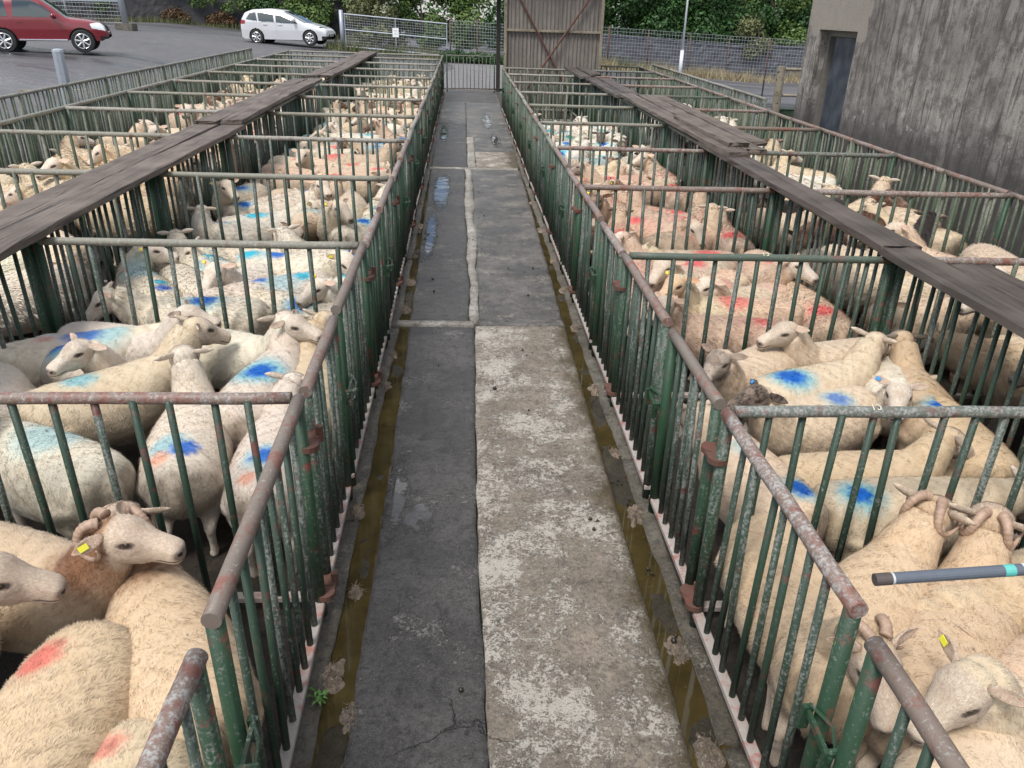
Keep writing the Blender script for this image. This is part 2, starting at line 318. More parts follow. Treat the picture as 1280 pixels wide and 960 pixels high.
# ------------------------------------------------------------------ sheep: coat material
def coat_mat():
    m = NM("sheep_coat"); o = m.obj()
    tint = m.attr("tint", 'OBJECT').outputs['Color']; face = m.attr("face", 'OBJECT').outputs['Color']
    wool = m.attr("wool").outputs['Fac']; rnd = m.attr("rnd").outputs['Fac']; hl = m.attr("hl").outputs['Vector']
    big = m.noise(o, 4.5, 4, .6); mid = m.noise(o, 22, 4, .6)
    c = m.mix(m.ramp(rnd, [(0, 0), (1, 1)]), m.mix(1.0, tint, (.63,.565,.495), 'MULTIPLY'), m.mix(1.0, tint, (1.16,1.14,1.11), 'MULTIPLY'))
    c = m.mix(m.math('MULTIPLY', m.ramp(big, [(.46, 0), (.72, 1)]), .5), c, m.mix(1.0, tint, (.70,.58,.45), 'MULTIPLY'))
    c = m.mix(m.math('MULTIPLY', m.ramp(mid, [(.5, 0), (.75, 1)]), .35), c, m.mix(1.0, tint, (.60,.52,.44), 'MULTIPLY'))
    sx = m.n("ShaderNodeSeparateXYZ"); m.L(o, sx.inputs[0])
    mr = m.n("ShaderNodeMapRange"); m.L(sx.outputs['Z'], mr.inputs['Value'])          # mud on the legs and belly
    for k, v in (('From Min', .42), ('From Max', .22), ('To Min', 0), ('To Max', .6)): mr.inputs[k].default_value = v
    c = m.mix(mr.outputs[0], c, (.16,.125,.085))
    dg_ = m.n("ShaderNodeMapRange"); m.L(m.math('ADD', sx.outputs['Y'], m.math('MULTIPLY', m.math('SUBTRACT', m.noise(o, 9, 5, .65), .5), .25)), dg_.inputs['Value'])   # stained breech
    for k, v in (('From Min', -.40), ('From Max', -.50), ('To Min', 0), ('To Max', .55)): dg_.inputs[k].default_value = v
    c = m.mix(m.math('MULTIPLY', dg_.outputs[0], m.ramp(sx.outputs['Z'], [(.56, 1), (.62, 0)])), c, (.20,.14,.08))
    st_ = m.noise(m.scaled(o, (1.0, .5, 1.0)), 7, 6, .7); c = m.mix(m.math('MULTIPLY', m.ramp(st_, [(.56, 0), (.70, 1)]), .45), c, m.mix(1.0, tint, (.50,.38,.26), 'MULTIPLY'))
    # raddle and dye marks sprayed on the fleece
    jit = m.n("ShaderNodeTexNoise"); jit.inputs['Scale'].default_value = 28; jit.inputs['Detail'].default_value = 4; m.L(o, jit.inputs['Vector'])
    jv = m.n("ShaderNodeVectorMath", operation='SCALE'); m.L(jit.outputs['Color'], jv.inputs[0]); jv.inputs['Scale'].default_value = .085
    pj = m.n("ShaderNodeVectorMath", operation='ADD'); m.L(o, pj.inputs[0]); m.L(jv.outputs[0], pj.inputs[1])
    for i in (3, 2, 1):
        d = m.n("ShaderNodeVectorMath", operation='DISTANCE'); m.L(pj.outputs[0], d.inputs[0])
        m.L(m.attr(f"m{i}p", 'OBJECT').outputs['Vector'], d.inputs[1])
        rs = m.attr(f"m{i}r", 'OBJECT').outputs['Vector']; sp = m.n("ShaderNodeSeparateXYZ"); m.L(rs, sp.inputs[0])
        q = m.math('DIVIDE', d.outputs['Value'], sp.outputs['X'])
        k = m.n("ShaderNodeMapRange", interpolation_type='SMOOTHSTEP'); m.L(q, k.inputs['Value'])
        for kk, v in (('From Min', 1.55), ('From Max', .55), ('To Min', 0), ('To Max', 1)): k.inputs[kk].default_value = v
        f = m.math('MULTIPLY', m.math('MULTIPLY', k.outputs[0], sp.outputs['Y']), m.math('MULTIPLY_ADD', rnd, .25, .95), clamp=True)
        c = m.mix(f, c, m.attr(f"m{i}c", 'OBJECT').outputs['Color'])
    # face
    fz = m.noise(hl, 60, 4, .65); fb = m.noise(hl, 14, 4, .6); tin = m.noise(m.scaled(hl, (300, 90, 300)), 1, 3, .7)
    fc = m.mix(m.ramp(tin, [(.3, 0), (.7, 1)]), m.mix(1.0, face, (.55,.49,.43), 'MULTIPLY'), m.mix(1.0, face, (1.05,1.03,1.0), 'MULTIPLY'))
    mott = m.attr("mottle", 'OBJECT').outputs['Fac']
    fc = m.mix(m.math('MULTIPLY', m.ramp(fb, [(.47, 0), (.55, 1)]), mott), fc, (.05,.045,.045))
    fc = m.mix(m.math('MULTIPLY', m.ramp(fz,[(.4,0),(.7,1)]), .5), fc, (.36,.26,.18)); fc = m.mix(m.math('MULTIPLY', m.ramp(fb,[(.48,0),(.68,1)]), .45), fc, (.44,.33,.25))
    sh = m.n("ShaderNodeSeparateXYZ"); m.L(hl, sh.inputs[0]); x, t, z = sh.outputs
    ax = m.math('ABSOLUTE', x)
    def soft(val, a, b):
        k = m.n("ShaderNodeMapRange", interpolation_type='SMOOTHSTEP'); m.L(val, k.inputs['Value'])
        for kk, v in (('From Min', a), ('From Max', b), ('To Min', 1), ('To Max', 0)): k.inputs[kk].default_value = v
        return k.outputs[0]
    def ell(pairs):
        s = None
        for v, c0, r in pairs:
            e = m.math('POWER', m.math('ABSOLUTE', m.math('DIVIDE', m.math('SUBTRACT', v, c0), r)), 2.0)
            s = e if s is None else m.math('ADD', s, e)
        return s
    nose = soft(ell([(t, .254, .030), (z, -.028, .024)]), .35, 1.4)
    fc = m.mix(m.math('MULTIPLY', nose, m.math('MULTIPLY_ADD', fz, .7, .4), clamp=True), fc, (.09,.065,.06))
    nost = soft(ell([(ax, .021, .012), (z, -.026, .0085), (t, .246, .026)]), .5, 1.2)
    fc = m.mix(nost, fc, (.02,.012,.010))
    mouth = m.math('MULTIPLY', soft(m.math('ABSOLUTE', m.math('ADD', z, .0545)), .0018, .0055), soft(m.math('ABSOLUTE', m.math('SUBTRACT', t, .225)), .050, .068))
    fc = m.mix(m.math('MULTIPLY', mouth, .9), fc, (.05,.03,.028))
    hollow = m.math('MULTIPLY', soft(ell([(t, .085, .05), (z, -.002, .030)]), .3, 1.3), 1.0); fc = m.mix(m.math('MULTIPLY', hollow, .35), fc, (.30,.21,.16))
    lid = m.math('MULTIPLY', soft(ell([(t, .074, .024), (z, .011, .0125)]), .55, 1.2), soft(ax, -.035, -.0349))
    side = m.n("ShaderNodeMapRange"); m.L(ax, side.inputs['Value'])
    for kk, v in (('From Min', .03), ('From Max', .04), ('To Min', 0), ('To Max', 1)): side.inputs[kk].default_value = v
    lid2 = m.math('MULTIPLY', soft(ell([(t, .076, .030), (z, .010, .0135)]), .45, 1.25), side.outputs[0])
    fc = m.mix(m.math('MULTIPLY', lid2, .9), fc, (.035,.024,.02))
    earf = m.attr("ear").outputs['Fac']
    fc = m.mix(m.math('MULTIPLY', earf, .65), fc, m.mix(1.0, face, (.78,.56,.46), 'MULTIPLY'))
    c = m.mix(wool, fc, c)
    m.set(c, .86, m.math('MULTIPLY', tin, .6), .4, .002, spec=.25)
    m.b.inputs['Sheen Weight'].default_value = .12; m.b.inputs['Sheen Roughness'].default_value = .5
    return m.m
COAT = coat_mat()
EYE = plain("dark_amber_eye", (.030,.018,.008), .08)
def horn_mat():
    m = NM("ridged_horn"); hz = m.noise(m.obj(), 30, 4); f = m.noise(m.obj(), 140, 3)
    c = m.mix(m.ramp(hz, [(.35, 0), (.65, 1)]), (.36,.235,.165), (.21,.125,.085)); c = m.mix(m.math('MULTIPLY', f, .5), c, (.50,.38,.29))
    return m.set(c, .55, f, .4, .002)
HORN = horn_mat()
TAGY = plain("yellow_tag_plastic", (.78,.74,.06), .4, var=.05)
TAGB = plain("blue_tag_plastic", (.05,.25,.55), .4, var=.05)

def loft(rings, n=20):
    """rings: centre, right, up, half width, half height up, half height down, exponent"""
    V = []
    a = np.linspace(0, 2*np.pi, n, endpoint=False)
    ca, sa = np.cos(a), np.sin(a)
    for c, r, u, w_, hu, hd, e in rings:
        x = np.sign(ca)*np.abs(ca)**(2/e)*w_
        y = np.sign(sa)*np.abs(sa)**(2/e)*np.where(sa > 0, hu, hd)
        V.append(np.asarray(c)[None]+x[:, None]*np.asarray(r)[None]+y[:, None]*np.asarray(u)[None])
    m = len(rings); V = np.concatenate(V)
    F = [(i*n+k, i*n+(k+1) % n, (i+1)*n+(k+1) % n, (i+1)*n+k) for i in range(m-1) for k in range(n)]
    F += [tuple(range(n-1, -1, -1)), tuple((m-1)*n+k for k in range(n))]
    return V, F
def catmull(tab, sub):
    tab = np.array(tab, float); t = np.arange(len(tab)); tt = np.linspace(0, len(tab)-1, sub); out = []
    for q in tt:
        i = min(int(q), len(tab)-2); f = q-i
        p0, p1, p2, p3 = tab[max(i-1,0)], tab[i], tab[i+1], tab[min(i+2,len(tab)-1)]
        out.append(.5*((2*p1)+(-p0+p2)*f+(2*p0-5*p1+4*p2-p3)*f*f+(-p0+3*p1-3*p2+p3)*f**3))
    return np.array(out)
TORSO = [(-.50,.50,.03,.04,.06),(-.488,.50,.10,.095,.13),(-.455,.49,.155,.145,.18),(-.37,.475,.200,.175,.215),(-.22,.465,.226,.19,.235),
         (-.05,.46,.234,.194,.245),(.10,.46,.224,.195,.245),(.22,.475,.196,.185,.23),(.31,.50,.158,.168,.20)]
HS = 1.04
HEAD = [(-.055,.030,.022,.045,0),(-.04,.050,.042,.066,0),(-.005,.064,.058,.090,0),(.03,.070,.064,.098,0),(.055,.071,.064,.097,-.002),(.085,.065,.058,.088,-.006),
        (.115,.054,.049,.078,-.011),(.145,.044,.042,.064,-.015),(.175,.042,.037,.058,-.018),(.205,.042,.033,.056,-.021),(.228,.040,.029,.052,-.024),(.243,.033,.022,.044,-.027),(.254,.018,.011,.028,-.030)]
def nn(v): return np.asarray(v, float)/np.linalg.norm(v)
def rot_z(v, a): c, s = math.cos(a), math.sin(a); return np.array([v[0]*c-v[1]*s, v[0]*s+v[1]*c, v[2]])
def sheep_frames(yaw, pitch, hz, reach):
    a = R(yaw)
    P = np.array([-math.sin(a)*.17, .38+reach*math.cos(a*.8), hz])
    fwd = np.array([-math.sin(a)*math.cos(R(pitch)), math.cos(a)*math.cos(R(pitch)), math.sin(R(pitch))])
    right = np.array([math.cos(a), math.sin(a), 0.0]); upv = np.cross(right, fwd)
    return P, fwd, right, upv
def build_sheep(name, yaw=0, pitch=-18, hz=.86, reach=.17, blades=(42000, .030, .0032), segs=22, voxel=.02, seed=1, neckw=1.0):
    g = np.random.default_rng(seed)
    P, fwd, right, upv = sheep_frames(yaw, pitch, hz, reach)
    X, Y, Z = np.eye(3)
    rings = [((0, y, z), X, Z, w_, hu, hd, 2.15) for y, z, w_, hu, hd in catmull(TORSO, 22)]
    # neck: bezier from the shoulders to the back of the skull
    B0 = np.array([0,.31,.50]); B3 = P-fwd*.02-upv*.03
    B1 = np.array([0,.42,.53+.10*(hz-.6)]); B2 = B3-nn(fwd*.6+upv*.55)*.10-np.array([0,0,.05])
    for q in np.linspace(.14, 1, 9):
        p = (1-q)**3*B0+3*(1-q)**2*q*B1+3*(1-q)*q*q*B2+q**3*B3
        d = nn(3*(1-q)**2*(B1-B0)+6*(1-q)*q*(B2-B1)+3*q*q*(B3-B2))
        rr = nn((1-q)*X+q*right); rr = nn(rr-d*np.dot(rr, d)); uu = np.cross(rr, d)
        k = (1-q)**1.15
        w_ = (.086+.076*k)*neckw; rings.append((p, rr, uu, w_, .088+.075*k, .105+.09*k, 2.1))
    V, F = loft(rings, segs)
    mb = MB(); mb.add(V, F)
    for sx in (-1, 1):
        mb.tube([(sx*.115,.19,.46),(sx*.11,.20,.34),(sx*.10,.205,.245),(sx*.098,.20,.13),(sx*.098,.205,.06),(sx*.098,.22,.0)], [.085,.062,.036,.025,.027,.032], 10)
        mb.tube([(sx*.12,-.31,.46),(sx*.125,-.30,.36),(sx*.115,-.37,.25),(sx*.11,-.42,.20),(sx*.108,-.385,.08),(sx*.108,-.37,.0)], [.125,.095,.05,.033,.025,.033], 10)
    mb.tube([(0,-.47,.58),(0,-.52,.53),(0,-.535,.45),(0,-.525,.37)], [.03,.042,.038,.018], 8)
    o = bpy.data.objects.new("tmp", mb.mesh("tmp")); COL.objects.link(o)
    md = o.modifiers.new("r", 'REMESH'); md.mode = 'VOXEL'; md.voxel_size = voxel
    ms = o.modifiers.new("s", 'SMOOTH'); ms.factor = .5; ms.iterations = 3
    # head, its own rings run down the face; built fine so the muzzle, brow and cheeks read
    hr = []
    for t, w_, hu, hd, zc in catmull(HEAD, 34)*np.array([HS*.97,HS*1.07,HS*1.06,HS*1.07,HS]):
        hr.append((P+fwd*t+upv*zc, right, upv, max(w_, .004), max(hu, .004), max(hd, .004), 2.35 if t > .10 else 2.1))
    HV, HF = loft(hr, 28)
    hl = np.stack([(HV-P)@right, (HV-P)@fwd, (HV-P)@upv], -1)/HS
    for sx in (-1, 1):                                            # socket, brow, nostril, cheek
        for (t0, z0, rx, rz, amt) in ((.074,.010,.020,.014,-.010), (.066,.031,.026,.010,.006), (.244,-.026,.012,.007,-.006), (.075,-.03,.04,.03,.004)):
            e = ((hl[:,1]-t0)/rx)**2+((hl[:,2]-z0)/rz)**2
            k = np.exp(-e)*(hl[:,0]*sx > (.006 if t0 > .2 else .03))
            HV += (k*amt)[:, None]*(right*sx)[None]*(.6 if t0 > .2 else 1)
    mo = ((np.abs(hl[:,2]+.0545) < .006) & (hl[:,1] > .17)); HV[mo] -= (np.sign(hl[mo,0])*.002)[:,None]*right
    ho = bpy.data.objects.new("tmph", npmesh("tmph", HV, HF)); COL.objects.link(ho)
    mo_ = o.modifiers.new("b", 'BOOLEAN'); mo_.operation = 'UNION'; mo_.object = ho; mo_.solver = 'EXACT'
    dg = bpy.context.evaluated_depsgraph_get(); ev = o.evaluated_get(dg); me = ev.to_mesh()
    nv = len(me.vertices); V = np.empty(nv*3, np.float32); me.vertices.foreach_get('co', V); V = V.reshape(-1, 3).astype(float)
    F = [tuple(p.vertices) for p in me.polygons]; ev.to_mesh_clear()
    if nv < 1500 or nv < len(HV)*.5:                              # union failed: keep both shells
        mo_.show_viewport = False; dg.update(); ev = o.evaluated_get(dg); me = ev.to_mesh()
        nv = len(me.vertices); V = np.empty(nv*3, np.float32); me.vertices.foreach_get('co', V); V = V.reshape(-1, 3).astype(float)
        F = [tuple(p.vertices) for p in me.polygons]; ev.to_mesh_clear()
        F += [tuple(i+nv for i in q) for q in HF]; V = np.concatenate([V, HV])
    bpy.data.objects.remove(o); bpy.data.objects.remove(ho)
    # ears
    earv = []; ears = []
    for sx in (-1, 1):
        base = P+right*sx*.058+upv*.027-fwd*.012
        d = nn(right*sx*.86-fwd*.36+upv*g.uniform(-.18,.16)); n_ = nn(fwd*.55+upv*.55+right*sx*.2); n_ = nn(n_-d*np.dot(n_, d)); s_ = np.cross(d, n_)
        er = []
        for q, hw, th, cup in ((0,.016,.014,0),(.016,.018,.011,.002),(.036,.023,.007,.006),(.062,.0245,.005,.008),(.088,.019,.004,.005),(.108,.010,.003,.0),(.120,.003,.002,-.004)):
            er.append((base+d*q-n_*cup, s_, n_, hw, th, th, 2.0))
        v, f = loft(er, 12); kf = np.tile(np.array([0,0,0,1,1,1,1,0,0,0,0,0.]), len(er))
        ang = np.linspace(0, 2*np.pi, 12, endpoint=False)
        v = v + np.tile(np.abs(np.cos(ang))**2*.010, len(er))[:, None]*n_[None]*np.repeat([0,.4,.8,1,.9,.5,.1],12)[:, None]
        up_ = (np.tile(np.sin(ang), len(er)) > .2).astype(float)
        b = len(V)+sum(len(x) for x in earv); F += [tuple(i+b for i in q) for q in f]; earv.append(v); ears.append((base+d*.078, d, n_, s_, up_))
    nb = len(V); V = np.concatenate([V]+earv); earattr = np.concatenate([np.zeros(nb), ears[0][4], ears[1][4]])
    hl = np.stack([(V-P)@right, (V-P)@fwd, (V-P)@upv], -1)/HS
    infront = sstep(-.012, .022, hl[:,1]+.35*np.maximum(0, -hl[:,2]-.02)*-1)
    near = 1-sstep(.105, .125, np.sqrt(hl[:,0]**2+(hl[:,2]+.02)**2))
    face = infront*near*(hl[:,1] < .29); face[nb:] = 1
    legs = sstep(.30, .24, V[:,2])
    wool = np.clip(1-np.maximum(face, legs), 0, 1)
    me = npmesh(name, V, F, COAT, True)
    me.attributes.new("wool", 'FLOAT', 'POINT').data.foreach_set('value', wool.astype(np.float32))
    me.attributes.new("ear", 'FLOAT', 'POINT').data.foreach_set('value', earattr.astype(np.float32))
    me.attributes.new("hl", 'FLOAT_VECTOR', 'POINT').data.foreach_set('vector', hl.astype(np.float32).ravel())
    me.attributes.new("rnd", 'FLOAT', 'POINT').data.foreach_set('value', np.full(len(V), .25, np.float32))
    info = dict(P=P, fwd=fwd, right=right, up=upv, ears=ears, V=V, nb=nb, wool=wool, body=me)
    # sampling of the woolly surface for locks of fleece
    me.calc_loop_triangles(); nt_ = len(me.loop_triangles)
    T = np.empty(nt_*3, np.int32); me.loop_triangles.foreach_get('vertices', T); T = T.reshape(-1, 3)
    N = np.empty(len(V)*3, np.float32); me.vertices.foreach_get('normal', N); info['N'] = N.reshape(-1, 3).astype(float); info['T'] = T
    return info
def fleece_arrays(info, count, length, width, seed):
    g = np.random.default_rng(seed); V, N, T, wool = info['V'], info['N'], info['T'], info['wool']
    T = T[(T < info['nb']).all(1)]
    A = np.linalg.norm(np.cross(V[T[:,1]]-V[T[:,0]], V[T[:,2]]-V[T[:,0]]), axis=1)*.5*(wool[T].mean(1) > .35)
    A = A*np.where(V[T].mean(1)[:,2] > .36, 1, .35)
    ti = g.choice(len(T), count, p=A/A.sum()); b = g.dirichlet((1,1,1), count)
    p = (V[T[ti]]*b[:,:,None]).sum(1); n = (N[T[ti]]*b[:,:,None]).sum(1); n /= np.linalg.norm(n, axis=1)[:,None]+1e-9
    P, fwd = info['P'], info['fwd']
    # the nap lies back along the spine and falls down the sides
    hd = np.exp(-(np.linalg.norm(p-P, axis=1)/.16)**2)[:,None]
    d = np.array([0,-1.,0])*(1-hd)-fwd*hd+np.array([0,0,-1.])*np.clip(1.1-n[:,2:3]*1.2, 0, 1.2)+np.stack([np.sign(p[:,0])*np.clip(np.abs(p[:,0])*6,0,1)*.55,0*p[:,0],0*p[:,0]],-1)
    f = lambda k, ph: np.sin(p@np.array([k*1.0,k*.83,k*.61])+ph)+np.sin(p@np.array([-k*.7,k*1.1,k*.45])+ph*1.7)+np.sin(p@np.array([k*.3,-k*.9,k*1.2])+ph*.6)
    wave = np.stack([f(55,1),f(47,2.2),f(62,3.7)],-1)*.27+np.stack([f(140,.3),f(155,4.2),f(128,5.1)],-1)*.20
    d = d+wave+g.normal(0,.20,(count,3))
    d -= n*(d*n).sum(1)[:,None]; d /= np.linalg.norm(d, axis=1)[:,None]+1e-9
    lay = g.uniform(.22, .72, count)[:,None]; L = length*g.uniform(.65, 1.25, count)[:,None]
    L = L*(1+.12*f(70,2.9))[:,None]
    L = L*np.where(wool[T[ti]].mean(1) < .8, .6, 1)[:,None]
    dirv = d*np.cos(lay)+n*np.sin(lay)
    sv = np.cross(n, d)*width*.5*g.uniform(.7,1.3,count)[:,None]
    base = p-n*.003; tip = base+dirv*L-n*L*.12
    BV = np.stack([base+sv, base-sv, tip], 1).reshape(-1,3)
    nn_ = n*.62+dirv*.12+np.cross(n,d)*g.normal(0,.33,count)[:,None]; nn_ /= np.linalg.norm(nn_,axis=1)[:,None]
    BN = np.repeat(nn_, 3, 0); lockrnd = (f(95,2.5)/6+.5)*.6+g.random(count)*.4
    rn = np.clip(np.stack([lockrnd*.55, lockrnd*.55, lockrnd*.8+.2], 1).ravel(), 0, 1)  # roots darker than tips: occlusion between locks put into the colour
    return BV, BN, rn
def face_fuzz(info, count, length, width, seed):
    g = np.random.default_rng(seed); V, N, T, wool = info['V'], info['N'], info['T'], info['wool']
    hl = (V-info['P'])@np.stack([info['right'], info['fwd'], info['up']], 1)/HS
    T = T[(np.linalg.norm(hl[T].mean(1)-np.array([0,.10,-.02]), axis=1) < .21) & (wool[T].mean(1) < .6)]
    A = np.linalg.norm(np.cross(V[T[:,1]]-V[T[:,0]], V[T[:,2]]-V[T[:,0]]), axis=1); ti = g.choice(len(T), count, p=A/A.sum()); b = g.dirichlet((1,1,1), count)
    p = (V[T[ti]]*b[:,:,None]).sum(1); n = (N[T[ti]]*b[:,:,None]).sum(1); n /= np.linalg.norm(n, axis=1)[:,None]+1e-9
    h = (hl[T[ti]]*b[:,:,None]).sum(1); L = length*g.uniform(.6,1.3,count)*np.clip((.255-h[:,1])/.12,.25,1)
    d = -info['fwd']*.8+n*.0+g.normal(0,.35,(count,3)); d -= n*(d*n).sum(1)[:,None]; d /= np.linalg.norm(d,axis=1)[:,None]+1e-9
    sv = np.cross(n,d)*width*.5; dv = d*.9+n*g.uniform(.15,.5,count)[:,None]; base = p-n*.001; tip = base+dv*L[:,None]
    BV = np.stack([base+sv,base-sv,tip],1).reshape(-1,3); BN = np.repeat(nn_r(n+np.cross(n,d)*g.normal(0,.35,count)[:,None]),3,0); return BV, BN, np.repeat(h,3,0)
def nn_r(a): return a/(np.linalg.norm(a,axis=1)[:,None]+1e-9)
def fleece_mesh(info, name, count, length, width, seed=1):
    BV, BN, rn = fleece_arrays(info, count, length, width, seed)
    if count > 30000:
        FV, FN, fh = face_fuzz(info, 14000, .012, .0017, seed); nw = len(BV)
        BV = np.concatenate([BV, FV]); BN = np.concatenate([BN, FN]); rn = np.concatenate([rn, np.full(len(FV), .5)])
        me = npmesh(name, BV, np.arange(len(BV)).reshape(-1,3), COAT, True); wv = np.ones(len(BV), np.float32); wv[nw:] = 0; hv = np.full((len(BV),3), 9., np.float32); hv[nw:] = fh
        me.attributes.new("wool", 'FLOAT', 'POINT').data.foreach_set('value', wv); me.attributes.new("hl", 'FLOAT_VECTOR', 'POINT').data.foreach_set('vector', hv.ravel())
        me.attributes.new("rnd", 'FLOAT', 'POINT').data.foreach_set('value', rn.astype(np.float32)); me.normals_split_custom_set_from_vertices(BN.astype(np.float32)); return me
    me = npmesh(name, BV, np.arange(len(BV)).reshape(-1,3), COAT, True)
    me.attributes.new("wool", 'FLOAT', 'POINT').data.foreach_set('value', np.ones(len(BV), np.float32))
    me.attributes.new("rnd", 'FLOAT', 'POINT').data.foreach_set('value', rn.astype(np.float32))
    me.normals_split_custom_set_from_vertices(BN.astype(np.float32))
    return me
def horn_mesh(info, sx, big=1.0):
    P, fwd, right, upv = info['P'], info['fwd'], info['right'], info['up']
    pts, rad = [], []
    for i in range(64):
        q = i/63; th = R(92)+q*R(275)                                    # from the brow back, down and round to the front
        rr = (.050+.018*math.sin(math.pi*q)-.014*q)*big
        c = -fwd*(.040)+upv*(.004)+right*sx*(.026+.088*q**.85*big)
        pts.append(P+c+fwd*math.cos(th)*rr+upv*math.sin(th)*rr*1.05)
        rad.append((.0185*(1-q)**.8+.0028)*big*(1+.075*math.sin(i*1.9)+.03*math.sin(i*.83)))
    m = MB(); m.tube(pts, rad, 10); return m.mesh("horn", HORN, True)
def eye_mesh(info, sx):
    P, fwd, right, upv = info['P'], info['fwd'], info['right'], info['up']
    c = P+(right*sx*.0590+fwd*.074+upv*.010)*HS; m = MB()
    pts = [c+right*sx*(-.010+.021*math.sin(a)) for a in np.linspace(0, math.pi/2, 6)]
    m.tube(pts, [.0135*math.cos(a)+.0006 for a in np.linspace(0, math.pi/2, 6)], 12); return m.mesh("eye", EYE, True)
def tag_mesh(info, sx, mat):
    base, d, n_, s_, _ = info['ears'][0 if sx < 0 else 1]
    m = MB(); q = []
    for a in (-.011, .011):
        for b in (-.017, .017):
            for e in (.006, .009): q.append(base+s_*a+d*b+n_*e)
    m.add(q, [(0,1,3,2),(4,6,7,5),(0,4,5,1),(2,3,7,6),(0,2,6,4),(1,5,7,3)])
    return m.mesh("ear_tag", mat)
VAR = {  # yaw, pitch, poll height, reach
 'A': (0,-24,.79,.20), 'H': (-50,-18,.81,.18), 'I': (50,-18,.81,.18), 'Hi': (-32,-10,.87,.16), 'K': (-22,-38,.71,.22), 'J': (22,-38,.71,.22),
 'E': (112,-16,.77,.12), 'D': (-112,-16,.77,.12), 'F': (0,-58,.58,.28), 'ram': (14,-14,.86,.17)}
VAR.update({'u0': (15, -8, 0.82, 0.17), 'u1': (7, -11, 0.74, 0.17), 'u2': (27, -20, 0.85, 0.17), 'u3': (15, -9, 0.8, 0.17), 'u4': (-84, -9, 0.82, 0.17), 'u5': (-3, -6, 0.81, 0.17), 'u6': (15, -19, 0.75, 0.17), 'u7': (10, -10, 0.81, 0.17), 'u8': (4, -9, 0.82, 0.17), 'u9': (8, -42, 0.78, 0.17), 'u10': (-14, -25, 0.73, 0.17), 'u11': (5, -10, 0.75, 0.17), 'u12': (42, -34, 0.84, 0.17), 'u13': (11, -26, 0.74, 0.17), 'u14': (-5, -4, 0.81, 0.17), 'u15': (8, -14, 0.79, 0.17), 'u16': (-1, -12, 0.81, 0.17), 'u17': (14, -23, 0.76, 0.17), 'u18': (6, -16, 0.77, 0.17), 'u19': (2, -20, 0.76, 0.17)})
SH = {}
for i, (k, a) in enumerate(VAR.items()):
    if i >= 10 and k not in {h[4] for h in HEROES}: continue
    inf = build_sheep("sheep", *a, seed=20+i)
    inf['near'] = lambda inf=inf, i=i: fleece_mesh(inf, "fleece", 62000, .021, .0023, 100+i)
    inf['mid'] = lambda inf=inf, i=i: fleece_mesh(inf, "fleece", 13000, .032, .0062, 200+i)
    SH[k] = inf
def far_mesh(inf, i):
    """body and fleece of a far sheep in one mesh"""
    me = inf['body'].copy(); me.name = "sheep"
    BV, BN, rn = fleece_arrays(inf, 4200, .036, .012, 300+i)
    bm = bmesh.new(); bm.from_mesh(me)
    wl, rl = bm.verts.layers.float['wool'], bm.verts.layers.float['rnd']
    vs = []
    for p, r_ in zip(BV, rn):
        v = bm.verts.new(p); v[wl] = 1; v[rl] = r_; vs.append(v)
    for j in range(0, len(vs), 3): bm.faces.new(vs[j:j+3]).smooth = True
    bm.to_mesh(me); bm.free(); return me
MARKC = {'blue': (.0,.10,.43), 'teal': (.03,.40,.52), 'red': (.62,.015,.04), 'orange': (.74,.20,.06), 'green': (.03,.30,.22), 'russet': (.20,.085,.04)}
TINT = {'tan': (.72,.59,.43), 'white': (.82,.78,.69), 'cream': (.76,.66,.52), 'pink': (.67,.54,.43), 'bright': (.84,.82,.76), 'brown': (.16,.075,.045), 'black': (.035,.03,.03), 'grey': (.42,.36,.29)}
FACE = {'tan': (.70,.60,.50), 'white': (.78,.72,.64), 'cream': (.73,.65,.55), 'pink': (.62,.50,.42), 'bright': (.82,.79,.74), 'brown': (.10,.045,.03), 'black': (.03,.026,.028), 'grey': (.40,.36,.32), 'orange': (.68,.50,.33)}
def props(o, tint, face, mottle, marks):
    marks = list(marks)
    for c, p, r_, s_ in list(marks):
        if c == 'blue' and len(marks) < 3: marks.append(('teal', p, r_*1.6, .55*s_))
    o['tint'] = tint; o['face'] = face; o['mottle'] = float(mottle)
    for i in range(3):
        if i < len(marks): c, p, r_, s_ = marks[i]
        else: c, p, r_, s_ = 'blue', (0,0,-9), .01, 0.0
        o[f'm{i+1}p'] = [float(q) for q in np.array(p)+.0425]; o[f'm{i+1}c'] = MARKC[c]; o[f'm{i+1}r'] = (float(r_), float(s_), 0.0)
def put_sheep(var, x, y, hd, level, tint='cream', face=None, mottle=0, marks=(), horns=0, tags=0, label='', group='', scale=1.0):
    inf = SH[var]
    tc_ = tuple(np.clip(np.array(TINT[tint])*rng.uniform(.93,1.06)*rng.uniform(.97,1.03,3), 0, .9)); fc_ = tuple(np.array(FACE[face or tint])*rng.uniform(.93,1.05))
    if level == 'far': me = cached(('far', var), lambda: far_mesh(inf, list(VAR).index(var)))
    else: me = inf['body']
    o = bpy.data.objects.new("sheep", me); link(o, None, (x, y, zg(x)), (0, 0, R(hd))); o.scale = (scale,)*3
    tag(o, label, "sheep", group); props(o, tc_, fc_, mottle, marks)
    kids = []
    if level != 'far':
        kids.append(part("fleece", cached((level, var), inf[level]), o)); 
        for sx in (-1, 1): kids.append(part("eye", cached(('eye', var, sx), lambda: eye_mesh(inf, sx)), o))
        if horns:
            for sx in (-1, 1): kids.append(part("horn", cached(('horn', var, sx, horns), lambda: horn_mesh(inf, sx, horns)), o))
        if tags:
            sx = -1 if tags < 0 else 1
            kids.append(part("ear_tag", cached(('tag', var, tags), lambda: tag_mesh(inf, sx, TAGB if abs(tags) == 2 else TAGY)), o))
        props(kids[0], tc_, fc_, mottle, marks)
    return o


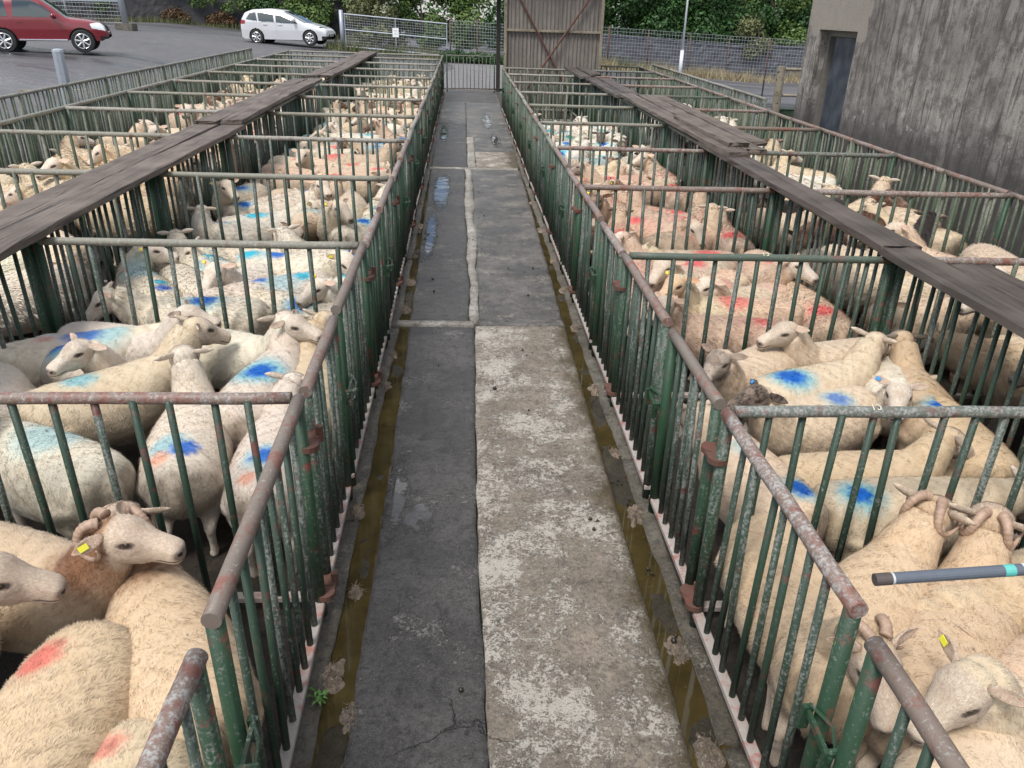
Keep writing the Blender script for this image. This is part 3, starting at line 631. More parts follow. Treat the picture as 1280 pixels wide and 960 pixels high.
# ------------------------------------------------------------------ ground
def far_plane(x, y): return .36-.065*np.clip(x, -16, 14)
def T(x, y):
    x = np.asarray(x, float); y = np.asarray(y, float)
    wgt = np.maximum(sstep(27.5, 36, y), .62*sstep(-7.0, -12.5, x)*sstep(-40, 5, y))
    return (zg(x)-.08)*(1-wgt)+far_plane(x, y)*wgt
def ground():
    xs = np.unique(np.concatenate([np.linspace(-400,-30,12), np.linspace(-30,30,61), np.linspace(30,400,12)]))
    ys = np.unique(np.concatenate([np.linspace(-300,-10,10), np.linspace(-10,60,71), np.linspace(60,600,14)]))
    gx, gy = np.meshgrid(xs, ys); gz = T(gx, gy)
    v = np.stack([gx.ravel(), gy.ravel(), gz.ravel()], -1); nx = len(xs); ny = len(ys)
    i, j = np.meshgrid(np.arange(nx-1), np.arange(ny-1)); a = (j*nx+i).ravel()
    f = np.stack([a, a+1, a+nx+1, a+nx], -1)
    o = link(bpy.data.objects.new("ground", npmesh("ground", v, f, ASPHALT, True))); tag(o, kind="structure"); return o
ground()
def sheet(name, x0, x1, y0, y1, dz, mat, kind="structure", nx=2, ny=2):
    m = MB()
    xs = np.linspace(x0, x1, nx); ys = np.linspace(y0, y1, ny)
    v = [(x, y, zg(x)+dz) for y in ys for x in xs]
    f = [(j*nx+i, j*nx+i+1, (j+1)*nx+i+1, (j+1)*nx+i) for j in range(ny-1) for i in range(nx-1)]
    m.add(v, f); o = m.obj(name, mat); tag(o, kind=kind); return o
def slab(name, x0f, x1f, y0, y1, top, mat, parent=None, dx=.025, dy=.03, edge=.012, amp=.006, thick=.06, seed=0, rnd_=.010):
    """a worn cast slab: wavering edges, dished top, real sides"""
    w_ = abs(x1f((y0+y1)/2)-x0f((y0+y1)/2)); nx = max(3, int(w_/dx)); ny = max(3, int((y1-y0)/dy))
    nx = min(nx, 60); ny = min(ny, 640)
    ys = np.linspace(y0, y1, ny); u = np.linspace(0, 1, nx)
    e0 = np.array([x0f(y) for y in ys])+edge*2*(fbm(ys*5+seed, ys*0+3.1)-.47); e1 = np.array([x1f(y) for y in ys])+edge*2*(fbm(ys*5+seed+40, ys*0+8.3)-.47)
    gx = e0[:,None]*(1-u)[None]+e1[:,None]*u[None]; gy = np.repeat(ys[:,None], nx, 1)
    gz = zg(gx)+top+amp*2*(fbm(gx*3+seed, gy*3)-.47)+amp*.6*(fbm(gx*22, gy*22+seed)-.47)
    ed = np.minimum(np.minimum(u, 1-u)[None]*w_, np.minimum(gy-y0, y1-gy)); gz -= rnd_*(1-sstep(0, .03, ed))
    v = np.stack([gx.ravel(), gy.ravel(), gz.ravel()], -1)
    idx = np.arange(nx*ny).reshape(ny, nx)
    f = [tuple(q) for q in np.stack([idx[:-1,:-1].ravel(), idx[:-1,1:].ravel(), idx[1:,1:].ravel(), idx[1:,:-1].ravel()], -1)]
    loop = list(idx[0,:])+list(idx[1:,-1])+list(idx[-1,-2::-1])+list(idx[-2:0:-1,0])
    b = len(v); low = v[loop].copy(); low[:,2] -= thick; v = np.concatenate([v, low]); n = len(loop)
    f += [(loop[k], b+k, b+(k+1) % n, loop[(k+1) % n]) for k in range(n)]
    o = link(bpy.data.objects.new(name, npmesh(name, v, f, mat, True)), parent)
    return o
XL, XR = -.655, 1.025
GL = lambda y: -.455-.012*max(0, y-4)                         # inner lip of the gutter on either side
GR = lambda y: .825+.012*max(0, y-3)
floor = sheet("alley_floor", -.70, 1.06, -1, 27.5, -.045, KERBC)
c = lambda v: (lambda y: v)
JN = lambda y: .072-.004*y+.0*y
slabs = [
 (GL, lambda y: .062+.012*math.sin(y*1.3), -1, 6.19, .0, DARKSLAB, 1), (lambda y: .068+.012*math.sin(y*1.3), GR, -1, 6.22, .004, LIGHTSLAB, 2),
 (c(-.58), c(.075), 6.22, 6.33, .002, STRIPM, 3),
 (GL, lambda y: .03+.05*(vnoise(y*1.1,.5)-.5)-.004*(y-6), 6.34, 13.4, .0, DARKSLAB, 4),
 (lambda y: .035+.05*(vnoise(y*1.1,.5)-.5)-.004*(y-6), lambda y: .110+.06*(vnoise(y*1.4,4.5)-.5)+.001*y, 6.37, 13.4, .001, STRIPM, 5),
 (lambda y: .112+.06*(vnoise(y*1.4,4.5)-.5)+.001*y, GR, 6.24, 13.4, .0, FARSLAB, 6),
 (c(-.60), c(.92), 13.41, 13.55, .002, STRIPM, 7),
 (GL, c(.05), 13.61, 19.2, .0, DARKSLAB, 8), (c(.055), c(.20), 13.61, 17.0, .002, STRIPM, 9), (c(.205), GR, 13.61, 15.2, .0, LIGHTSLAB, 10), (c(.205), GR, 15.21, 17.2, .002, FARSLAB, 11),
 (c(.055), GR, 17.21, 19.2, .0, FARSLAB, 12), (GL, c(.05), 19.21, 23.6, .003, FARSLAB, 13), (c(.055), GR, 19.21, 23.6, .0, FARSLAB, 14), (c(-.64), c(1.0), 23.61, 27.6, .002, DARKSLAB, 15)]
for x0f, x1f, y0, y1, top, mt, sd_ in slabs:
    slab("concrete_slab", x0f, x1f, y0, y1, top, mt, floor, seed=sd_*7.3, rnd_=.0015 if mt is STRIPM else .007, edge=.018 if mt is STRIPM else .012)
for a, b, s_ in ((c(-.70), c(-.575), 50), (c(.955), c(1.07), 60)):
    y = -1
    while y < 27:
        L = 1.9+random.random()*1.3; slab("kerb_block", a, b, y, min(y+L-.02, 27.4), .004, KERBC, floor, .03, .05, .018, .012, .05, s_+y); y += L
tag(sheet("gutter_water", -.60, -.44, -1, 15, -.017, MUCK)); tag(sheet("gutter_water", .80, .99, -1, 15, -.017, MUCK))
slab("gutter_bed", c(-.60), lambda y: GL(y)+.01, -1, 20, -.0205, BEDM, floor, .02, .03, .004, .022, .03, 71.0)
slab("gutter_bed", lambda y: GR(y)-.01, c(.99), -1, 20, -.0205, BEDM, floor, .02, .03, .004, .022, .03, 82.0)
for x0, x1 in ((XL-2.0, XL-.03), (-5.42, -2.66), (XR+.03, 2.75), (2.80, 5.1)):
    sheet("pen_floor", x0-.03, x1, -2, 26.4, 0.0, MUD, nx=2, ny=2)
sheet("back_alley_floor", -6.75, -5.45, -2, 30, -.01, FARSLAB); sheet("back_alley_floor", 5.13, 6.2, -2, 30, -.01, FARSLAB)
# clumps of wool, hay and muck caught in the gutters; droppings
def lumps(name, spots, mat, kind="stuff"):
    """ragged clumps with wisps of wool and straw standing out of them"""
    m = MB()
    for x, y, r, h in spots:
        g = np.random.default_rng(int(abs(x*1000)+y*100)); na, nr = 36, 12; r *= .85; vs = [(x, y, zg(x)+h*.7-.012)]; fs = []
        for i in range(1, nr+1):
            for k in range(na):
                a = 2*math.pi*k/na; q = i/nr; rr = r*q*(.35+1.3*float(fbm(math.cos(a)*2.4+x*9+7, math.sin(a)*2.4+y*9+3, 5)))
                px, py = x+rr*math.cos(a)*.75, y+rr*math.sin(a)*1.3
                vs.append((px, py, zg(x)-.018+h*(1-q**2.2)*(.15+1.5*float(fbm(px*70+50, py*70, 3)))+g.normal(0,.0015)))
        fs += [(0, 1+k, 1+(k+1) % na) for k in range(na)]
        fs += [(1+i*na+k, 1+(i+1)*na+k, 1+(i+1)*na+(k+1) % na, 1+i*na+(k+1) % na) for i in range(nr-1) for k in range(na)]
        m.add(vs, fs)
        for k in range(60):
            a = g.uniform(0,6.28); q = r*math.sqrt(g.random())*.8; p = np.array([x+q*math.cos(a)*.75, y+q*math.sin(a)*1.25, zg(x)+h*.35*g.random()-.006]); d = g.normal(0,1,3)*[1,1,.3]; d *= g.uniform(.012,.035)/np.linalg.norm(d); s = np.cross(d,[0,0,1.])*.05
            m.add([p-s, p+s, p+d+s*.4+[0,0,.004], p+d-s*.4+[0,0,.004]], [(0,1,2,3)])
    o = m.obj(name, mat); tag(o, kind=kind); return o
WOOLMUCK = concrete("wool_and_hay_scum", (.27,.21,.16), (.15,.115,.08), (.42,.36,.30), .58, .9, .4, False)
BLACKMUCK = plain("sheep_dropping", (.022,.017,.012), .35, var=.4)
sp = [(-.60,3.5,.075,.05),(-.585,5.05,.06,.04),(-.575,5.6,.055,.035),(-.56,2.35,.09,.035),(-.55,6.6,.08,.04),(-.55,7.4,.09,.03),(-.57,8.3,.07,.03),(-.58,9.6,.1,.03),(-.53,2.85,.05,.012),(-.46,2.15,.06,.02),
      (.93,3.45,.085,.04),(.94,5.0,.075,.04),(.96,6.2,.08,.035),(.97,7.2,.07,.03),(.98,8.2,.08,.03),(.92,2.45,.085,.03),(.93,4.1,.06,.03),(.96,9.5,.09,.03),(.98,11,.1,.03),(.90,1.95,.09,.03)]
lumps("gutter_scum", sp, WOOLMUCK)
md_ = MB()
for cx, cy, n, s_ in [(.88,3.75,5,.05),(.9,3.55,4,.03),(.68,3.35,5,.04),(.9,2.95,3,.02),(.92,2.5,2,.02),(.2,4.9,3,.10),(.45,4.6,2,.05),(-.2,2.6,1,.2),(.5,5.6,3,.1),(.8,8,5,.4),(.2,9.5,5,.5),(-.2,8.5,3,.4),(.4,11.5,5,.6),(-.3,5.2,1,.25),(.3,7.2,3,.4),(-.5,7,4,.3)]:
    for k in range(n):
        x = cx+random.gauss(0, s_*.5); y = cy+random.gauss(0, s_); r = random.choice((.005,.007,.009,.013))*random.uniform(.8,1.2)
        pts = [(x+math.cos(1.1*k)*r*1.6*(q-.5), y+math.sin(1.1*k)*r*1.6*(q-.5), zg(x)+r*.55+.004) for q in (0,.2,.5,.8,1)]
        md_.tube(pts, [r*.3, r*.8, r, r*.8, r*.3], 7)
tag(md_.obj("droppings", BLACKMUCK, smooth=True), kind="stuff")

# ------------------------------------------------------------------ fences: panels, gates, cross fences
FH = 1.1
def cyl(r, L, mat, name, n=10, axis='z'):
    def mk():
        m = MB(); a = (0,0,0); b = (0,0,L) if axis == 'z' else (L,0,0)
        m.tube([a, b], r, n); me = m.mesh(name, mat); sm = np.ones(len(me.polygons), bool); sm[-2:] = False; me.polygons.foreach_set('use_smooth', sm); return me
    return cached(('cyl', round(r,4), round(L,3), mat.name, name, axis), mk)
def railmesh(L, r, mat, seed=0):
    """a rounded capping rail, a little dented"""
    def mk():
        m = MB(); k = max(3, int(L/.18)); g = random.Random(seed+int(L*100))
        pts = [(L*i/k, g.uniform(-.002,.002), g.uniform(-.0025,.0025)) for i in range(k+1)]
        m.tube(pts, r, 14); me = m.mesh("top_rail", mat); sm = np.ones(len(me.polygons), bool); sm[-2:] = False; me.polygons.foreach_set('use_smooth', sm); return me
    return cached(('rail', round(L,2), round(r,4), mat.name, seed), mk)
def fence(name, label, group, p0, p1, rail_r=.0265, bar_r=.0135, gap=.128, rail=None, barm=None, postm=None, posts=(1,1), post_r=.0255, drop=0.0, cat="fence", h=FH, bottom=True, seed=0, bare=False):
    rail = rail or RAIL; barm = barm or GREEN; postm = postm or GREENP
    p0 = Vector((*p0, 0)); p1 = Vector((*p1, 0)); d = p1-p0; L = d.length; a = math.atan2(d.y, d.x)
    z0, z1 = zg(p0.x), zg(p1.x); tilt = math.atan2(z1-z0, L)
    e = empty(name, (p0.x, p0.y, z0-drop), a); tag(e, label, cat, group)
    g = random.Random(seed*31+int(p0.y*10)+int(p0.x*7))
    hh = h-rail_r
    part("top_rail", railmesh(L, rail_r, rail, seed % 3), e, (0, 0, hh), (g.uniform(0,6.28), -tilt, 0))
    if bottom: part("bottom_rail", cached(('br', round(L,2), rail.name), lambda: bevel(MB().box((L/2,0,0),(L,.045,.03)).mesh("bottom_rail", KERBP), .004)), e, (0, 0, .075), (0, -tilt, 0))
    for k, on in enumerate(posts):
        if on: part("post", cyl(post_r, hh-.004, postm, "post", 14), e, (post_r if k == 0 else L-post_r, 0, (z1-z0)*k), (0, 0, 0))
    n = max(1, int(round(L/gap))-1)
    st0 = post_r*2 if posts[0] else 0; st1 = post_r*2 if posts[1] else 0
    for i in range(n):
        x = st0+(L-st0-st1)*(i+1)/(n+1)+g.uniform(-.011,.011)
        if bare and g.random() < bare: continue
        part("bar", cyl(bar_r, hh-.06, barm, "bar", 8), e, (x, 0, .06+x*math.tan(tilt)-drop*0), (g.gauss(0,.011), g.gauss(0,.011), g.random()*6))
    return e
def hinge(parent, x, z, side):
    def mk():
        m = MB(); m.tube([(0,0,-.012),(0,0,.012)], .044, 14); m.box((.05,0,0),(.10,.075,.016)); m.tube([(.0,.03,-.02),(.0,.03,.05)], .016, 8); m.tube([(.08,.0,-.012),(.08,.0,.012)], .042, 14); return m.mesh("hinge", RUST)
    part("hinge", cached('hinge', mk), parent, (x, side*.018, z), (0, 0, 0))
def latch(parent, x, z, side):
    def mk():
        m = MB(); m.box((.045,0,0),(.17,.012,.022)); m.box((-.03,0,-.03),(.016,.03,.10)); m.box((.115,0,-.02),(.016,.03,.09)); m.tube([(-.03,.0,.03),(.05,.035,.035),(.12,.03,-.02)], .006, 6)
        m.tube([(.115,0,.02),(.115,.05,.03)], .009, 6); return m.mesh("latch", GREENP)
    part("latch", cached('latch', mk), parent, (x, side*.045, z), (0, .12, 0))
ORD = ["front", "second", "third", "fourth", "fifth", "sixth", "seventh", "eighth", "ninth", "tenth", "eleventh", "twelfth", "thirteenth", "fourteenth", "fifteenth", "sixteenth", "seventeenth", "eighteenth", "nineteenth", "twentieth", "twenty-first", "twenty-second", "twenty-third", "twenty-fourth", "last"]
YL = [2.73+2.147*i for i in range(12)]; YL[11] = 26.3                  # cross fences, one side
YR = [2.63+2.115*i for i in range(10)]
def alley_side(X, ys, side, word):
    """per pen: a fixed half panel from the cross fence and a gate hung on the next one"""
    s_ = 1 if side < 0 else -1
    allys = [ys[0]-2.12]+ys
    for i in range(len(allys)-1):
        ya, yb = allys[i], allys[i+1]
        o_ = ORD[min(i, 24)]; near = i < 5
        wob = random.uniform(-.012, .012)
        rl = RAIL if i < 4 else (RAIL if i % 2 else RAILO)
        bm_ = GREEN if i < 5 else OLDGREEN
        jm = yb-1.16 if i else yb-(1.22 if side < 0 else 1.12)
        e = fence("side_panel", f"fixed green panel with worn rail, {o_} pen, {word} side of the alley", "side panels along the alley", (X, yb-.0-.01), (X+wob, jm+.0), rail=rl, barm=bm_, posts=(1,1), seed=i*2+(side > 0), drop=0, cat="fence panel")
        latch(e, (yb-jm)-.02, .66, s_)
        e2 = fence("pen_gate", f"green barred gate of the {o_} pen, {word} side of the alley", "pen gates along the alley", (X+wob*.5, jm-.10), (X+.004, ya+.085), rail=rl, barm=bm_, posts=(1,1), seed=i*2+1+(side > 0), drop=-.012, cat="gate", h=FH-.025)
        Lg = (jm-.10)-(ya+.085); hs = -1 if side < 0 else 1
        hinge(e2, Lg+.03, .86, s_); hinge(e2, Lg+.03, .10, s_)
alley_side(XL, YL, -1, "left"); alley_side(XR, YR, 1, "right")
def rowfence(X, y0, y1, ys, lab, group, **k):
    yy = [y0]+[y for y in ys if y0 < y < y1]+[y1]
    for i in range(len(yy)-1):
        fence("boundary_panel", lab.format(ORD[min(i, 24)]), group, (X, yy[i]+.012), (X, yy[i+1]-.012), seed=100+i, cat="fence panel", **k)
XPL, XPR, XOL, XOR = -2.74, 2.86, -5.42, 5.08
rowfence(XPL, .55, 26.28, YL, "dark barred panel under the left boardwalk, {} from the viewer", "panels under the boardwalk left of the alley", gap=.118, rail=RAILG, barm=GREEN)
rowfence(XPR, .48, 21.6, YR, "dark barred panel under the right boardwalk, {} from the viewer", "panels under the boardwalk right of the alley", gap=.118, rail=RAILG, barm=GREEN)
rowfence(XOL, 6.8, 26.28, [y-.9 for y in YL]+YL, "faded green barred panel closing the outer left pens, {} along", "outer panels of the far left pens", gap=.125, rail=RAILO, barm=OLDGREEN, postm=OLDGREEN)
rowfence(-6.72, 8.2, 27.0, [9.7+1.55*i for i in range(12)], "faded green barred panel beside the car park, {} along", "panels beside the car park", gap=.125, rail=RAILO, barm=OLDGREEN, postm=OLDGREEN)
rowfence(XOR, 4.2, 23.8, [5.9+1.06*i for i in range(17)], "faded green barred panel beside the rendered building wall, {} along", "outer panels of the far right pens", gap=.115, rail=RAIL, barm=OLDGREEN, postm=OLDGREEN)
rowfence(5.78, 15.3, 25.2, [15.3+1.95*i for i in range(1,6)], "faded barred panel at the edge of the rear road, {} along", "panels beside the rear road", gap=.125, rail=RAILO, barm=OLDGREEN, postm=OLDGREEN)
CF = {}
for i, y in enumerate(YL):
    rl = [RAIL, RAILO, RAILO, RAILO][min(i, 3)]
    CF['L', i] = fence("cross_fence", f"barred cross fence behind the {ORD[i]} pen, between left alley side and left boardwalk", "cross fences left of the alley", (XL-.03, y), (XPL+.04, y), .0245, .0155, .155, rl, GREEN if i < 5 else OLDGREEN, posts=(0,1), seed=200+i)
    if i >= 2: fence("cross_fence", f"barred cross fence behind the {ORD[i]} pen of the far left row", "cross fences beyond the left boardwalk", (XPL-.04, y), (XOL+.04, y), .026, .017, .165, RAILO, OLDGREEN, posts=(0,1), seed=230+i)
for i, y in enumerate(YR):
    rl = [RAILG, RAILG, RAIL, RAIL][min(i, 3)] if i < 4 else RAILO
    CF['R', i] = fence("cross_fence", f"barred cross fence behind the {ORD[i]} pen, between right alley side and right boardwalk", "cross fences right of the alley", (XR+.03, y), (XPR-.04, y), .0245, .0155, .148, rl, GREEN if i < 4 else OLDGREEN, posts=(0,1), seed=260+i)
    if i >= 1: fence("cross_fence", f"barred cross fence behind the {ORD[i]} pen of the far right row", "cross fences beyond the right boardwalk", (XPR+.04, y), (XOR-.04, y), .026, .0165, .155, RAIL if i % 3 else RAILG, OLDGREEN, posts=(0,1), seed=290+i)
fence("cross_fence", "barred cross fence at the far end of the outer right row", "cross fences beyond the right boardwalk", (XPR+.04, 23.75), (XOR-.04, 23.75), .026, .0165, .155, RAILO, OLDGREEN, seed=320)
fence("end_gate", "thin grey barred gate closing the far end of the alley", None, (-.56, 26.6), (1.0, 26.6), .017, .010, .128, plain("grey_gate_steel", (.16,.155,.14), .5), plain("grey_gate_bar", (.11,.11,.105), .5), posts=(1,1), post_r=.02, cat="gate", seed=330)
# numbers painted on two of the cross rails
def number(txt, side, i, x, size):
    cu = bpy.data.curves.new("n", 'FONT'); cu.body = txt; cu.size = size; cu.extrude = .0008
    to = bpy.data.objects.new("n", cu); COL.objects.link(to); dg = bpy.context.evaluated_depsgraph_get()
    me = bpy.data.meshes.new_from_object(to.evaluated_get(dg)); bpy.data.objects.remove(to); me.name = "rail_number"; me.materials.clear(); me.materials.append(plain("number_paint", (.55,.55,.42), .6))
    rr = .026; v = np.empty(len(me.vertices)*3, np.float32); me.vertices.foreach_get('co', v); v = v.reshape(-1,3)
    an = R(62)-(v[:,1]-size*.35)/rr                                   # wrapped round the pipe
    q = np.stack([v[:,0], -np.cos(np.pi-an)*0-np.sin(np.pi/2-an)*0-np.cos(an)*(rr+.0012+v[:,2]), np.sin(an)*(rr+.0012+v[:,2])], -1)
    q[:,1] = -np.sin(np.pi/2-an)*(rr+.0012+v[:,2]); me.vertices.foreach_set('co', q.astype(np.float32).ravel()); me.update()
    part("rail_number", me, CF[side, i], (x, 0, FH-.026), (0, 0, 0))
number("13", 'R', 1, .86, .05); number("12", 'R', 0, .55, .045)

# ------------------------------------------------------------------ boardwalks laid along the pen dividers
def plank(parent, x, y0, y1, z, wd, th, mat, seed):
    L = y1-y0; n = max(4, int(L/.25)); g = np.random.default_rng(seed); V, F = [], []
    prof = [(-.5,-.5),(.5,-.5),(.5,.38),(.46,.5),(.2,.5),(-.2,.5),(-.46,.5),(-.5,.38)]
    k = len(prof)
    for i in range(n+1):
        y = -L/2+L*i/n; e = g.normal(0, .004, k)
        for j, (a, b) in enumerate(prof): V.append((a*wd+e[j]+.006*math.sin(y*.9+seed), y+(g.normal(0,.012) if i in (0,n) else 0), b*th+(g.normal(0,.0022) if b > 0 else 0)+.006*math.sin(y*.7+seed*2)))
    F = [(i*k+j, i*k+(j+1) % k, (i+1)*k+(j+1) % k, (i+1)*k+j) for i in range(n) for j in range(k)]
    F += [tuple(range(k-1,-1,-1)), tuple(n*k+j for j in range(k))]
    # local X runs across; the wood grain follows local Y
    part("plank", npmesh("plank", np.array(V), F, mat), parent, (x, (y0+y1)/2, z), (0, g.normal(0,.008), g.normal(0,.0015)))
def walk(label, group, x, planks, mat, zt, y0, y1):
    e = empty("boardwalk", (x, 0, zg(x))); tag(e, label, "boardwalk", group)
    for i, (dx, wd, a, b, dz) in enumerate(planks): plank(e, dx, y0+a, y1+b, zt+dz, wd, .048, mat, int(abs(x)*100+y0*10)+i)
    return e
WG = "boardwalks over the pen fences"
walk("near length of two weathered grey planks on the left pen divider", WG, -2.85, [(-.135,.262,0,0,0),(.14,.262,.1,-.15,.004)], WOOD, 1.135, -.6, 9.75)
walk("middle length of planks lapped over the near left boardwalk", WG, -2.85, [(-.13,.25,0,0,.0),(.135,.25,.05,.1,.003)], WOOD, 1.185, 9.5, 15.2)
walk("far length of planks near the mesh gate on the left divider", WG, -2.85, [(-.13,.25,0,0,.0),(.135,.25,.1,-.2,.0)], WOOD, 1.16, 16.3, 25.6)
walk("near length of dark split planks on the right pen divider", WG, 2.98, [(-.135,.25,0,0,0),(.125,.25,-.1,-.35,.002),(.36,.2,-.1,-1.1,-.004)], WOODD, 1.135, -.8, 4.75)
walk("single dark plank on the right divider between the thicker lengths", WG, 2.9, [(-.03,.27,0,0,0)], WOODD, 1.135, 4.79, 9.2)
walk("lapped pale plank stack ending beside the brown sheep pen", WG, 3.05, [(-.19,.24,-.2,.1,0),(.06,.24,0,-.3,.005),(.3,.2,.6,-.2,.0),(-.1,.24,.12,-3.4,.05)], WOOD, 1.185, 8.3, 14.2)
walk("far length of boards near the corrugated shed on the right divider", WG, 2.95, [(-.13,.24,0,0,0),(.12,.24,.15,-.1,.0)], WOODD, 1.14, 14.4, 18.2)
walk("last sagging boards against the corrugated shed", WG, 2.85, [(-.13,.25,0,0,0),(.13,.25,.3,-.3,.03)], WOODD, 1.15, 18.3, 21.3)

# ------------------------------------------------------------------ the grey stock stick held in from the side
PIPE = plain("grey_blue_pipe", (.10,.115,.14), .38, var=.12, scale=60)
a_ = Vector((.861, 1.235, 1.405)); b_ = Vector((1.85, 1.22, 1.475)); dd_ = (b_-a_).normalized()
e = empty("stock_stick", a_); tag(e, "grey blue plastic stock stick with teal band poking over the horned sheep", "stick")
def seg(name, q0, q1, r, mat): 
    m = MB(); m.tube([dd_*q0, dd_*q1], r, 16); o = m.obj(name, mat, e, smooth=False)
seg("shaft", .04, 1.0, .0128, PIPE); seg("end_cap", 0, .034, .0133, plain("brown_cap", (.075,.06,.055), .5)); seg("ring", .035, .040, .0131, plain("pale_ring", (.45,.45,.45), .4))
seg("teal_band", .275, .298, .01305, plain("teal_band", (.10,.42,.38), .45)); seg("white_label", .315, .42, .01305, plain("white_label", (.62,.60,.64), .5))


# ------------------------------------------------------------------ the sheep in their pens

CIR = [-.30, -.05, .20]
def settle(S, box, iters=160, stiff=0.0, rad=.175, heads=None):
    """push bodies apart inside a pen; S rows are x, y, heading in radians"""
    S = np.array(S, float); S0 = S.copy(); n = len(S); x0, x1, y0, y1 = box
    for it in range(iters):
        dx = -np.sin(S[:,2]); dy = np.cos(S[:,2])
        C = np.stack([np.stack([S[:,0]+dx*c, S[:,1]+dy*c], -1) for c in CIR], 1)      # n,3,2
        F = np.zeros((n, 3, 2))
        D = C[:,:,None,None,:]-C[None,None,:,:,:]; dist = np.sqrt((D**2).sum(-1))+1e-6
        ov = np.maximum(0, 2*rad-dist); ov[np.arange(n),:,np.arange(n),:] = 0
        F += (D/dist[...,None]*ov[...,None]).sum((2,3))*.25
        m = .245
        F[:,:,0] += np.maximum(0, x0+m-C[:,:,0])*.6-np.maximum(0, C[:,:,0]-x1+m)*.6
        F[:,:,1] += np.maximum(0, y0+m-C[:,:,1])*.6-np.maximum(0, C[:,:,1]-y1+m)*.6
        FH_ = np.zeros((n, 2)); TQ = 0
        for hp in (heads if heads is not None else [np.tile([0, .58], (n, 1))]):
            ox_ = hp[:,0]*dy+hp[:,1]*dx; oy_ = hp[:,1]*dy-hp[:,0]*dx; hx, hy = S[:,0]+ox_, S[:,1]+oy_
            fx_ = np.maximum(0, x0+.10-hx)-np.maximum(0, hx-x1+.10); fy_ = np.maximum(0, y0+.08-hy)-np.maximum(0, hy-y1+.08)
            FH_ += np.stack([fx_, fy_], -1); TQ = TQ+ox_*fy_-oy_*fx_
        S[:,:2] += F.sum(1)*.33+FH_*.45
        tq = sum((dx*F[:,k,1]-dy*F[:,k,0])*CIR[k] for k in range(3))+TQ*.6
        S[:,2] += np.clip(tq*4, -.15, .15)
        if stiff: S += (S0-S)*stiff
    return S
L_ROWS = {'L': (XPL, XL, YL), 'R': (XR, XPR, YR), 'LL': (XOL, XPL-.03, YL), 'RR': (XPR+.04, XOR, YR)}
ROWS = {'L': 'left of alley', 'R': 'right of alley', 'LL': 'beyond left boardwalk', 'RR': 'beyond right boardwalk'}
ROWN = {'L': "left of the alley", 'R': "right of the alley", 'LL': "beyond the left boardwalk", 'RR': "beyond the right boardwalk"}
def heads_of(vs):
    P = np.array([SH[v]['P'][:2] for v in vs]); N_ = P+np.array([(SH[v]['fwd'][:2])*.27 for v in vs]); return [P, N_]
def pen_box(row, i):
    x0, x1, ys = L_ROWS[row]; return (x0, x1, (ys[i-1] if i else ys[0]-2.12), ys[i])
# hand placed sheep of the four nearest pens
byp = {}
for h in HEROES: byp.setdefault(h[0], []).append(h)
for pen, hs in byp.items():
    row, i = pen[0], int(pen[1]); bx = pen_box(row, i)
    bx = (bx[0]-(.0 if i else .9)*(row == 'L'), bx[1]+(.0 if i else .3)*(row == 'R'), bx[2]-(.6 if i == 0 else 0), bx[3])
    vv = [{'black': 'J', 'grey': 'A'}.get(h[4], h[4]) for h in hs]
    S = settle([(h[1], h[2], R(h[3])) for h in hs], bx, 140, .13, .155, heads_of(vv))
    for h, s_ in zip(hs, S):
        v, tint = h[4], h[5]; face = None; mot = 0
        if 'black head' in h[9]: face = 'black'
        elif 'mottled' in h[9]: face, mot = 'grey', .8
        elif 'speckled' in h[9]: face, mot = 'grey', .9
        elif 'grey face' in h[9]: mot = .45
        mks = list(h[8])
        if h[6] and row == 'L':
            q = SH[v]; mks.append(('russet', tuple(q['P']-q['fwd']*.10-q['up']*.10), .17, .9)); mks.append(('russet', tuple(q['P']-q['fwd']*.04+q['up']*.05), .05, .5))
        lim = {'horns': 1.0 if h[6] else 0}
        put_sheep(v, s_[0], s_[1], math.degrees(s_[2]), 'near', tint, face, mot, mks, lim['horns'], h[7]*(2 if pen == 'R1' else 1), h[9], f"sheep in the {ORD[i]} pen {ROWN[row]}", (.90 if i else .96)+.04*math.sin(s_[0]*9))
